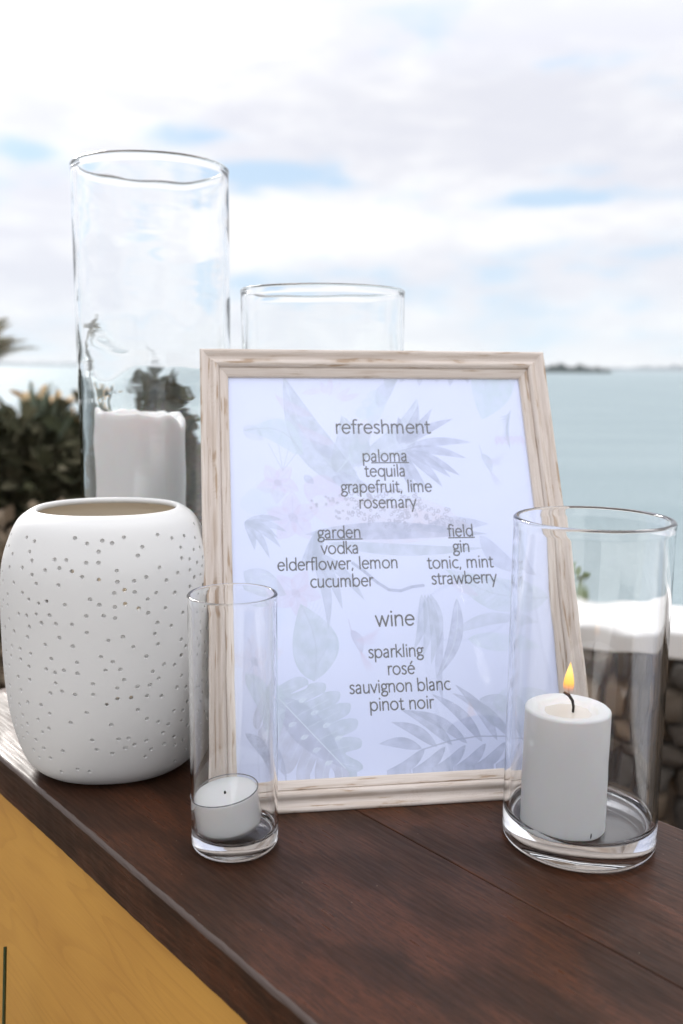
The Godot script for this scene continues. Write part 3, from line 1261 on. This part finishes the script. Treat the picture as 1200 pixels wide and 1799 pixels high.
func garden_wall() -> void:
	# a low rubble wall under a white coping, running past the bar at the water's edge
	var at := Vector3(0.739, GROUND, -2.136)
	var t := thing("garden_wall", "low rubble stone wall with a thick white coping at the water's edge", "wall", at)
	var turn := -atan2(0.0815, 0.2202)
	t.rotation.y = turn
	var white := mat(lin(0.53, 0.52, 0.505), 0.8)
	var nt := NoiseTexture2D.new()
	nt.width = 256
	nt.height = 256
	nt.seamless = true
	nt.noise = noise(73, 0.04, 4)
	white.heightmap_enabled = true
	white.heightmap_scale = 0.06
	white.heightmap_texture = nt
	white.uv1_triplanar = true
	white.uv1_scale = Vector3(3, 3, 3)
	# coping: a slab with softened edges
	var sect := []
	var hx := 0.128
	var top := 0.78
	var rr := 0.010
	for c in [[-hx + rr, top - rr, 180], [hx - rr, top - rr, 90], [hx - rr, top - 0.066 + rr, 0], [-hx + rr, top - 0.066 + rr, -90]]:
		for q in 5:
			var a := deg_to_rad(float(c[2]) - 90.0 * q / 4.0)
			sect.append(Vector2(float(c[0]) + rr * cos(a), float(c[1]) + rr * sin(a)))
	var rows := []
	for k in 41:
		var row := PackedVector3Array()
		for p in sect:
			row.append(Vector3(lerpf(-1.0, 4.0, k / 40.0), p.y, p.x))
		rows.append(row)
	for e in 2:
		var row := PackedVector3Array()
		for p in sect:
			row.append(Vector3(-1.0 if e == 0 else 4.0, top - 0.036, 0))
		if e == 0:
			rows.push_front(row)
		else:
			rows.append(row)
	part("coping", grid(rows, true), white, t)
	var core := mat(lin(0.11, 0.092, 0.075), 0.95)
	part("mortar_core", box(Vector3(4.9, top - 0.07, 0.18)), core, t, Transform3D(Basis(), Vector3(1.5, (top - 0.07) / 2, 0)))
	# stones set in it
	rng.seed = 9
	var shapes: Array[ArrayMesh] = []
	for k in 6:
		var n := noise(90 + k, 1.0, 2)
		var rs := []
		for i in 7:
			var row := PackedVector3Array()
			var phi := -PI / 2 + PI * i / 6.0
			for j in 10:
				var th := TAU * j / 10.0
				var d := Vector3(cos(phi) * cos(th), sin(phi), cos(phi) * sin(th))
				var q := Vector3(signf(d.x) * pow(absf(d.x), 0.55), signf(d.y) * pow(absf(d.y), 0.55), signf(d.z) * pow(absf(d.z), 0.55))
				row.append(q * 0.5 * (1.0 + 0.35 * n.get_noise_3dv(d * 1.3)))
			rs.append(row)
		shapes.append(grid(rs, true))
	var tones: Array[StandardMaterial3D] = []
	for c in [[0.070, 0.054, 0.040], [0.11, 0.083, 0.058], [0.085, 0.073, 0.060], [0.24, 0.17, 0.11], [0.15, 0.112, 0.077], [0.045, 0.036, 0.029]]:
		var m := mat(lin(c[0], c[1], c[2]), 0.9)
		m.heightmap_enabled = true
		m.heightmap_scale = 0.8
		m.heightmap_texture = nt
		m.uv1_triplanar = true
		m.uv1_scale = Vector3(2, 2, 2)
		tones.append(m)
	var y := 0.0
	while y < top - 0.10:
		var hh := rng.randf_range(0.05, 0.085)
		hh = minf(hh, top - 0.066 - y)
		var x := -0.55 + rng.randf() * 0.1
		while x < 1.35:
			var ww := rng.randf_range(0.06, 0.125)
			var b := Basis(Vector3(0, 0, 1), rng.randf_range(-0.10, 0.10)).scaled(Vector3(ww * 0.97, hh * 0.97, rng.randf_range(0.10, 0.15)))
			part("stone", shapes[rng.randi_range(0, 5)], tones[[0, 0, 1, 1, 2, 2, 3, 4, 5][rng.randi_range(0, 8)]], t, Transform3D(b, Vector3(x + ww / 2, y + hh / 2, 0.075)))
			x += ww
		y += hh


func plants() -> void:
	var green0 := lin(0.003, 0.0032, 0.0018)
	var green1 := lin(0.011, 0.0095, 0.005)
	var rust0 := lin(0.30, 0.14, 0.035)
	var rust1 := lin(0.46, 0.26, 0.10)
	var dead0 := lin(0.035, 0.022, 0.012)
	var dead1 := lin(0.11, 0.07, 0.04)
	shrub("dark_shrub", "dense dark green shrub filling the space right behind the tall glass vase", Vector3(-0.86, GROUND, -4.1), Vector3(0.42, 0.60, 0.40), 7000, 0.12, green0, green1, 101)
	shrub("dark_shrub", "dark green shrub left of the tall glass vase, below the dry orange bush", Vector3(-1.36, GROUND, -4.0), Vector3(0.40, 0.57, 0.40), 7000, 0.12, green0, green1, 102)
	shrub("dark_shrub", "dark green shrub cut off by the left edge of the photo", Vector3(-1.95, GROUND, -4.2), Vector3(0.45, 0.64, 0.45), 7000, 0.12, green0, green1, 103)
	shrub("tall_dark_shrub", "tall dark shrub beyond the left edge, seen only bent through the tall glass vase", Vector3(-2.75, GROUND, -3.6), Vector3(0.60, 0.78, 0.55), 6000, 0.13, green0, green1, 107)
	shrub("dry_bush", "dry orange brown bush rising behind the dark shrubs on the left", Vector3(-1.52, GROUND, -4.75), Vector3(0.36, 0.645, 0.30), 1700, 0.10, rust0, rust1, 104)
	shrub("brown_undergrowth", "brown withered undergrowth low in front of the dark shrubs", Vector3(-1.40, GROUND, -3.55), Vector3(0.50, 0.34, 0.25), 4500, 0.11, dead0, dead1, 105)
	shrub("green_shrub", "small green shrub beyond the garden wall, behind the frame's right edge", Vector3(0.54, -0.87, -2.72), Vector3(0.19, 0.34, 0.14), 900, 0.06, lin(0.03, 0.055, 0.015), lin(0.07, 0.11, 0.035), 106)
	# spiky plant in front of the dry bush
	var t := thing("spiky_plant", "dark spiky plant with upright pointed leaves against the dry orange bush", "plant", Vector3(-1.33, GROUND, -4.05))
	rng.seed = 110
	var spikes := func(k: int) -> Array:
		var a := rng.randf() * TAU
		var lean := rng.randf_range(0.05, 0.9)
		return [Vector3(0, 0.88, 0), Vector3(cos(a) * lean, 1.0, sin(a) * lean).normalized(), rng.randf_range(0.28, 0.50)]
	part("foliage", blades(90, 0.022, green0, lin(0.04, 0.055, 0.03), spikes, 0.15), leaf_mat(), t)
	part("stem", tube([Vector3(0, -0.02, 0), Vector3(0.02, 0.4, 0), Vector3(0, 0.90, 0)], [0.05, 0.045, 0.04]), mat(lin(0.08, 0.06, 0.04), 0.9), t)
	palm()
	# strap-leaved plant standing before the bar's panel
	var f := thing("strap_leaf_plant", "dark green strap leaves standing before the bar's honey coloured panel", "plant", Vector3(-0.303, GROUND, -0.655))
	for k in 7:
		var a := TAU * k / 7.0 + 2.2
		var reach: float = [0.03, 0.10, 0.08, 0.12, 0.09, 0.14, 0.05][k]
		var hh: float = [0.905, 0.84, 0.78, 0.80, 0.86, 0.74, 0.83][k]
		var off := Vector3(cos(a), 0, sin(a))
		if k == 0:
			off = Vector3(0.95, 0, -0.25)
		var rows := []
		for q in 13:
			var u := q / 12.0
			var p := off * (0.012 + reach * u * u) + Vector3(0, hh * u - (0.05 * u * u * u if k else 0.0), 0)
			var wide := 0.0100 * pow(1.0 - u, 0.45) + 0.0004
			var side := off.cross(Vector3.UP).normalized()
			rows.append(PackedVector3Array([p - side * wide, p - off * 0.0016, p + side * wide, p + off * 0.0012]))
		part("leaf", grid(rows, true), mat(lin(0.018, 0.040, 0.014), 0.4), f)


func palm() -> void:
	var t := thing("palm_tree", "dry feathery palm at the left edge above the horizon", "palm tree", Vector3(-3.62, GROUND, -9.0))
	# it stands on the bank beyond the shrubs
	t.position.y = SEA + 0.2
	var crown := Vector3(0.0, 3.62, 0)
	part("trunk", tube([Vector3(-0.15, -0.6, 0), Vector3(-0.05, 1.4, 0), crown], [0.17, 0.13, 0.11], 12), mat(lin(0.10, 0.075, 0.055), 0.95), t)
	rng.seed = 120
	for k in 15:
		var a := TAU * k / 15.0 + rng.randf() * 0.3
		var lift := rng.randf_range(0.35, 1.9)
		var d := Vector3(cos(a), lift, sin(a)).normalized()
		var l := rng.randf_range(0.60, 0.80)
		var spine := []
		for q in 9:
			var u := q / 8.0
			spine.append(crown + d * l * u + Vector3.DOWN * 0.30 * u * u * l)
		var along := func(i: int) -> Array:
			var u := 0.12 + 0.88 * (i / 2) / 34.0
			var p: Vector3 = crown + d * l * u + Vector3.DOWN * 0.30 * u * u * l
			var side := d.cross(Vector3.UP).normalized() * (1.0 if i % 2 else -1.0)
			return [p, (side + d * 1.1 + Vector3.DOWN * 0.25).normalized(), 0.30 * (1.05 - 0.55 * u)]
		var fr := part("frond", blades(68, 0.010, lin(0.07, 0.065, 0.035), lin(0.17, 0.13, 0.08), along, 0.25), leaf_mat(), t)
		var rad := []
		for q in 9:
			rad.append(0.014 - 0.0013 * q)
		part("midrib", tube(spine, rad, 6), mat(lin(0.14, 0.10, 0.06), 0.8), fr)


func bar() -> void:
	var t := thing("bar_counter", "bar counter with a thick dark stained plank top over honey coloured panels", "bar counter")
	var wood := dark_wood()
	var wig := noise(131, 1.0, 3)
	var near := func(d: float) -> float: return -0.2496 + 0.0009 * wig.get_noise_1d(d * 7.0) + 0.0004 * wig.get_noise_1d(d * 60.0)
	var far := func(d: float) -> float: return -0.5640 - 0.066 * smoothstep(-0.37, -0.60, d) + 0.0025 * wig.get_noise_1d(d * 8.0 + 50.0)
	var joint := -0.4090
	var left := func(n: float) -> float: return -0.850 - 0.085 * smoothstep(-0.30, -0.47, n)
	var a := func(d: float) -> float: return joint + 0.00035
	var b := func(d: float) -> float: return joint - 0.00035
	var worn := mat(lin(0.048, 0.027, 0.018), 0.45)
	var first := plank(near, a, 0.0341, 0.0036, 0.0010, left, 0.55)
	var second := plank(b, far, 0.0341, 0.0010, 0.0045, left, 0.55)
	var front_plank := part("plank", first[0], wood, t)
	part("worn_edge", first[1], worn, front_plank)
	part("front_edge", first[2], wood, front_plank)
	var rear_plank := part("plank", second[0], wood, t)
	part("worn_edge", second[1], wood, rear_plank)
	part("front_edge", second[2], wood, rear_plank)
	# panels below
	var ply := honey_ply()
	ply.uv1_scale = Vector3(1, 1, 1)
	var turn := Basis(Vector3.UP, -TABLE_TURN)
	var high := -GROUND - 0.0345
	for s in [["front_panel", -0.2640, 0.016], ["back_panel", -0.545, 0.016]]:
		var rows := []
		var uvs := []
		var n0: float = float(s[1]) + 0.008
		var n1: float = float(s[1]) - 0.008
		for p in [[n1, -0.0345], [n0, -0.0345], [n0, GROUND], [n1, GROUND], [n1, -0.0345]]:
			var row := PackedVector3Array()
			var uv := PackedVector2Array()
			for q in 2:
				var d := lerpf(-0.80, 0.53, q)
				row.append(counter_point(d, p[0], p[1]))
				uv.append(Vector2(d / 0.9, (float(p[1]) + float(p[0]) * 0.2) / 0.55))
			rows.push_front(row)
			uvs.push_front(uv)
		part(s[0], grid(rows, false, uvs), ply, t)
	for s in [["end_panel", -0.79], ["end_panel", 0.52]]:
		part(s[0], box(Vector3(0.016, high, 0.255)), ply, t, Transform3D(turn, counter_point(s[1], -0.4045, GROUND + high / 2)))


func picture_frame() -> void:
	var w := 0.28926
	var h := 0.36076
	var fw := 0.0224
	var t := thing("picture_frame", "whitewashed wooden picture frame holding a printed drinks menu", "picture frame", Vector3(0.05082, 0.0006, -0.61661))
	var ux := Vector3(cos(YAW), 0, -sin(YAW))
	var nb := Vector3(-sin(YAW), 0, -cos(YAW))
	var up := Vector3.UP * cos(LEAN) + nb * sin(LEAN)
	t.basis = Basis(ux, up, ux.cross(up))
	var k := 0.001
	var front := smooth_line([Vector2(0, -2.6) * k, Vector2(0.25, -1.0) * k, Vector2(1.2, -0.15) * k, Vector2(2.6, -0.1) * k, Vector2(4.2, -0.9) * k, Vector2(6.2, -2.5) * k, Vector2(8.2, -3.0) * k, Vector2(9.3, -2.2) * k, Vector2(10.4, -0.9) * k, Vector2(12.0, -0.35) * k, Vector2(13.6, -0.9) * k, Vector2(14.8, -2.3) * k], 5)
	var sections := [front, [Vector2(14.8, -2.3) * k, Vector2(15.2, -4.1) * k], [Vector2(15.2, -4.1) * k, Vector2(15.9, -3.5) * k], smooth_line([Vector2(15.9, -3.5) * k, Vector2(18.5, -4.4) * k, Vector2(21.6, -5.9) * k, Vector2(22.4, -6.8) * k], 4), [Vector2(22.4, -6.8) * k, Vector2(22.4, -13) * k], [Vector2(22.4, -13) * k, Vector2(7.4, -14) * k], [Vector2(7.4, -14) * k, Vector2(0, -2.6) * k]]
	part("bottom_rail", rail(w, sections), washed_wood(141), t)
	part("top_rail", rail(w, sections), washed_wood(147), t, Transform3D(Basis(Vector3(0, 0, 1), PI), Vector3(0, h, 0)))
	part("left_stile", rail(h, sections), washed_wood(153), t, Transform3D(Basis(Vector3(0, 0, 1), -PI / 2), Vector3(-w / 2, h / 2, 0)))
	part("right_stile", rail(h, sections), washed_wood(159), t, Transform3D(Basis(Vector3(0, 0, 1), PI / 2), Vector3(w / 2, h / 2, 0)))
	# printed sheet, glazing, backboard, easel leg
	var iw := w - 2 * fw
	var ih := h - 2 * fw
	var pm := mat(Color.WHITE, 0.75)
	pm.albedo_texture = make_print()
	var rows := []
	var uvs := []
	for q in [0.0, 1.0]:
		rows.push_front(PackedVector3Array([Vector3(iw / 2 + 0.003, 0, 0), Vector3(-iw / 2 - 0.003, 0, 0)]))
		uvs.push_front(PackedVector2Array([Vector2(1, 1.0 - q), Vector2(0, 1.0 - q)]))
		for j in 2:
			rows[0][j].y = fw - 0.003 + q * (ih + 0.006)
	var e := 0.003 / iw
	var e2 := 0.003 / ih
	for r in 2:
		for j in 2:
			uvs[r][j] = Vector2(lerpf(-e, 1.0 + e, uvs[r][j].x) - 0.0085, lerpf(-e2, 1.0 + e2, uvs[r][j].y) + 0.0095)
	pm.texture_repeat = false
	part("menu_print", grid(rows, false, uvs), pm, t, Transform3D(Basis(), Vector3(0, 0, -0.0088)))
	var pane := StandardMaterial3D.new()
	pane.transparency = BaseMaterial3D.TRANSPARENCY_ALPHA
	pane.albedo_color = Color(1, 1, 1, 0.02)
	pane.roughness = 0.02
	part("glass_pane", box(Vector3(iw + 0.006, ih + 0.006, 0.0014)), pane, t, Transform3D(Basis(), Vector3(0, h / 2, -0.0076)))
	var board := mat(lin(0.10, 0.075, 0.055), 0.9)
	part("backboard", box(Vector3(iw + 0.012, ih + 0.012, 0.0024)), board, t, Transform3D(Basis(), Vector3(0, h / 2, -0.0120)))
	# the leg reaches from the board's middle back to the counter
	var hinge := Vector3(0, 0.235, -0.0155)
	var foot_world := t.transform.affine_inverse() * (t.position + nb * 0.205 + Vector3(0, 0.002, 0))
	var dir: Vector3 = foot_world - hinge
	var lb := Basis.looking_at(dir.normalized(), Vector3.RIGHT)
	part("easel_leg", box(Vector3(0.0022, 0.05, dir.length())), board, t, Transform3D(lb, hinge + dir / 2))


func wax(c: Vector3) -> StandardMaterial3D:
	var m := mat(lin(c.x, c.y, c.z), 0.42)
	m.subsurf_scatter_enabled = true
	m.subsurf_scatter_strength = 0.16
	return m


func glassware() -> void:
	var clear := glass()
	# front right: vase with the burning candle
	var a := thing("glass_vase", "clear glass cylinder vase at the right holding the burning candle", "glass vase", Vector3(0.16006, 0.0004, -0.57676))
	part("vase_body", glass_vase(0.050, 0.2164, 0.0034, 0.0162, 0.006, 0.00016, 171), clear, a)
	# front left: narrow vase with the unlit tealight
	var b := thing("glass_vase", "narrow clear glass cylinder standing before the frame with an unlit tealight inside", "glass vase", Vector3(-0.06828, 0.0004, -0.56393))
	part("vase_body", glass_vase(0.0282, 0.1684, 0.0020, 0.0100, 0.005, 0.00012, 172), clear, b)
	# behind: the tall one and the one hidden by the frame
	var c := thing("glass_vase", "tallest clear glass cylinder vase, behind the white ceramic lantern", "glass vase", Vector3(-0.1800, 0.0004, -0.8947))
	part("vase_body", glass_vase(0.0721, 0.4917, 0.0048, 0.016, 0.008, 0.00048, 173), clear, c)
	var d := thing("glass_vase", "clear glass cylinder vase whose rim shows above the picture frame", "glass vase", Vector3(-0.0181, 0.0004, -0.8440))
	part("vase_body", glass_vase(0.0731, 0.3774, 0.0036, 0.016, 0.008, 0.00035, 174), clear, d)
	burning_candle(Vector3(0.1460, 0.0163, -0.5630))
	tealight()
	tall_candle()


func burning_candle(at: Vector3) -> void:
	var t := thing("pillar_candle", "short white pillar candle burning inside the right glass vase", "candle", at)
	var r := 0.0265
	var h := 0.0803
	var pts := [Vector2(0, 0), Vector2(r - 0.003, 0)]
	for k in 5:
		var a := -PI / 2 + PI / 2 * (k + 1) / 6.0
		pts.append(Vector2(r - 0.002 + 0.002 * cos(a), 0.002 + 0.002 * sin(a)))
	for k in range(0, 25):
		pts.append(Vector2(r, lerpf(0.002, h - 0.002, k / 24.0)))
	for k in 5:
		var a := PI / 2 * (k + 1) / 6.0
		pts.append(Vector2(r - 0.002 + 0.002 * cos(a), h - 0.002 + 0.002 * sin(a)))
	pts.append_array([Vector2(r - 0.004, h), Vector2(0.0190, h - 0.0006), Vector2(0.0178, h - 0.0014), Vector2(0.0165, h - 0.0030), Vector2(0.010, h - 0.0040), Vector2(0.0, h - 0.0042)])
	var n := noise(181, 1.0, 2)
	var wob := func(th: float, y: float, i: int) -> float:
		return 0.00035 * n.get_noise_3d(cos(th) * 2.0, y * 40.0, sin(th) * 2.0) + (0.0012 * n.get_noise_2d(cos(th) * 1.5 + 7.0, sin(th) * 1.5) if i > 36 else 0.0)
	part("wax_body", lathe(pts, 96, wob), wax(Vector3(0.95, 0.945, 0.93)), t)
	var pool := mat(lin(0.80, 0.775, 0.70), 0.08)
	var disc := []
	for rr in [0.0, 0.006, 0.012, 0.0150]:
		disc.append(Vector2(rr, h - 0.0033))
	disc.reverse()
	part("melted_wax", lathe(disc, 64), pool, t)
	var wick := mat(lin(0.012, 0.011, 0.010), 0.9)
	var path := [Vector3(0.0030, h - 0.0045, 0.001), Vector3(0.0032, h + 0.0005, 0.001), Vector3(0.0024, h + 0.0045, 0.0008), Vector3(0.0002, h + 0.0078, 0.0), Vector3(-0.0030, h + 0.0095, 0.0)]
	part("wick", tube(path, [0.0008, 0.0009, 0.0010, 0.0011, 0.0008], 8), wick, t)
	part("wick_fragment", tube([Vector3(0.0115, 0.0030, 0.0242), Vector3(0.0117, 0.0046, 0.0242), Vector3(0.0119, 0.0062, 0.0241)], [0.0003, 0.0004, 0.0003], 6), wick, t)
	# flame: a teardrop of glowing gas, clear near the wick
	var fp := []
	for k in 25:
		var u := k / 24.0
		fp.append(Vector2(0.0036 * pow(sin(PI * pow(u, 0.72)), 0.9) * (1.0 - 0.25 * u), 0.0235 * u))
	var flame := StandardMaterial3D.new()
	var gr := Gradient.new()
	gr.offsets = PackedFloat32Array([0.0, 0.22, 0.42, 0.75, 1.0])
	gr.colors = PackedColorArray([Color(0.3, 0.4, 1, 0.0), Color(1, 0.55, 0.25, 0.05), Color(1, 0.72, 0.32, 0.8), Color(1, 0.83, 0.50, 0.9), Color(1, 0.76, 0.42, 0.5)])
	var gt := GradientTexture2D.new()
	gt.gradient = gr
	gt.width = 4
	gt.height = 128
	gt.fill_from = Vector2(0, 0)
	gt.fill_to = Vector2(0, 1)
	flame.transparency = BaseMaterial3D.TRANSPARENCY_ALPHA
	flame.albedo_texture = gt
	flame.albedo_color = Color(0.02, 0.02, 0.02, 1.0)
	flame.roughness = 1.0
	flame.metallic_specular = 0.0
	flame.emission_enabled = true
	flame.emission = Color.WHITE
	flame.emission_texture = gt
	flame.emission_operator = BaseMaterial3D.EMISSION_OP_MULTIPLY
	flame.emission_energy_multiplier = 1.35
	var fl := part("flame", lathe(fp, 32), flame, t, Transform3D(Basis(Vector3(0, 0, 1), -0.04), Vector3(-0.0005, h + 0.0060, 0.0)))
	var lamp := AreaLight3D.new()
	lamp.name = "flame_glow"
	lamp.light_energy = 0.00005
	lamp.light_color = Color(1.0, 0.66, 0.32)
	lamp.area_size = Vector2(0.004, 0.004)
	lamp.area_range = 5.0
	lamp.area_attenuation = 2.0
	lamp.shadow_enabled = true
	fl.add_child(lamp)
	lamp.position = Vector3(0, 0.0045, 0)
	lamp.rotation.x = -PI / 2


func tealight() -> void:
	var t := thing("tealight", "unlit white tealight in a clear cup, tilted inside the narrow vase", "candle", Vector3(-0.0715, 0.0125, -0.5642))
	t.rotation.z = 0.13
	t.rotation.x = 0.03
	var r := 0.0222
	var h := 0.0250
	var wp := [Vector2(0, 0.0012), Vector2(r - 0.0035, 0.0012), Vector2(r - 0.0018, 0.0022), Vector2(r - 0.0011, 0.0045)]
	for k in range(1, 12):
		wp.append(Vector2(r - 0.0011, lerpf(0.0045, h - 0.0012, k / 11.0)))
	wp.append_array([Vector2(r - 0.0016, h - 0.0009), Vector2(0.013, h - 0.0012), Vector2(0.006, h - 0.0018), Vector2(0, h - 0.0020)])
	part("wax_fill", lathe(wp, 80), wax(Vector3(0.95, 0.945, 0.93)), t)
	var cup := StandardMaterial3D.new()
	cup.transparency = BaseMaterial3D.TRANSPARENCY_ALPHA
	cup.albedo_color = Color(1, 1, 1, 0.06)
	cup.roughness = 0.05
	var cp := [Vector2(0, 0), Vector2(r - 0.0035, 0), Vector2(r - 0.0012, 0.0012), Vector2(r - 0.0003, 0.0045), Vector2(r, h), Vector2(r - 0.0002, h + 0.0006), Vector2(r - 0.0007, h + 0.0006), Vector2(r - 0.0008, h), Vector2(r - 0.0010, 0.0046), Vector2(r - 0.0018, 0.0020), Vector2(0, 0.0009)]
	part("cup", lathe(cp, 80), cup, t)
	var edge := StandardMaterial3D.new()
	edge.albedo_color = lin(0.16, 0.16, 0.17)
	edge.roughness = 0.25
	var rim := []
	for k in 9:
		var a := -TAU * k / 8.0
		rim.append(Vector2(r - 0.0003 + 0.00035 * cos(a), h + 0.0004 + 0.00035 * -sin(a)))
	part("cup_rim", lathe(rim, 96), edge, t)
	part("wick", tube([Vector3(0, h - 0.0030, 0), Vector3(0.0001, h - 0.0012, 0), Vector3(0.0002, h - 0.0004, 0)], [0.0007, 0.0007, 0.0006], 8), mat(lin(0.01, 0.01, 0.01), 0.9), t)


func tall_candle() -> void:
	var t := thing("pillar_candle", "thick white pillar candle with a melted uneven rim inside the tallest vase", "candle", Vector3(-0.1965, 0.0160, -0.8950))
	var r := 0.0432
	var h := 0.2500
	var n := noise(191, 1.0, 3)
	var rows := []
	var segs := 96
	var prof := [[0.0, 0.0], [0.97, 0.0], [1.0, 0.012]]
	for k in range(1, 20):
		prof.append([1.0, k / 20.0])
	prof.append_array([[1.0, 0.975], [0.985, 0.993], [0.94, 1.0], [0.86, 0.995], [0.78, 0.965], [0.60, 0.90], [0.30, 0.87], [0.0, 0.865]])
	for p in prof:
		var row := PackedVector3Array()
		for j in segs:
			var a := TAU * j / segs
			var lip := 0.0035 * n.get_noise_2d(cos(a) * 1.4, sin(a) * 1.4)
			# a raised lip on the left, a slumped shoulder on the right
			lip += 0.0045 * exp(-pow(angle_difference(a, PI * 0.92) / 0.22, 2.0)) - 0.012 * exp(-pow(angle_difference(a, 0.10) / 0.38, 2.0))
			var y: float = p[1] * h
			y += lip * smoothstep(0.80, 1.0, float(p[1]))
			var rr: float = r * p[0] * (1.0 + 0.02 * (float(p[1]) - 0.5) + 0.012 * n.get_noise_3d(cos(a) * 2.0, y * 14.0, sin(a) * 2.0))
			row.append(Vector3(rr * cos(a), y, rr * sin(a)))
		rows.append(row)
	part("wax_body", grid(rows, true), wax(Vector3(0.95, 0.945, 0.93)), t)
	part("wick", tube([Vector3(0, h * 0.86, 0), Vector3(0.001, h * 0.89, 0), Vector3(0.003, h * 0.915, 0.001)], [0.0012, 0.0012, 0.0009], 8), mat(lin(0.01, 0.01, 0.01), 0.9), t)
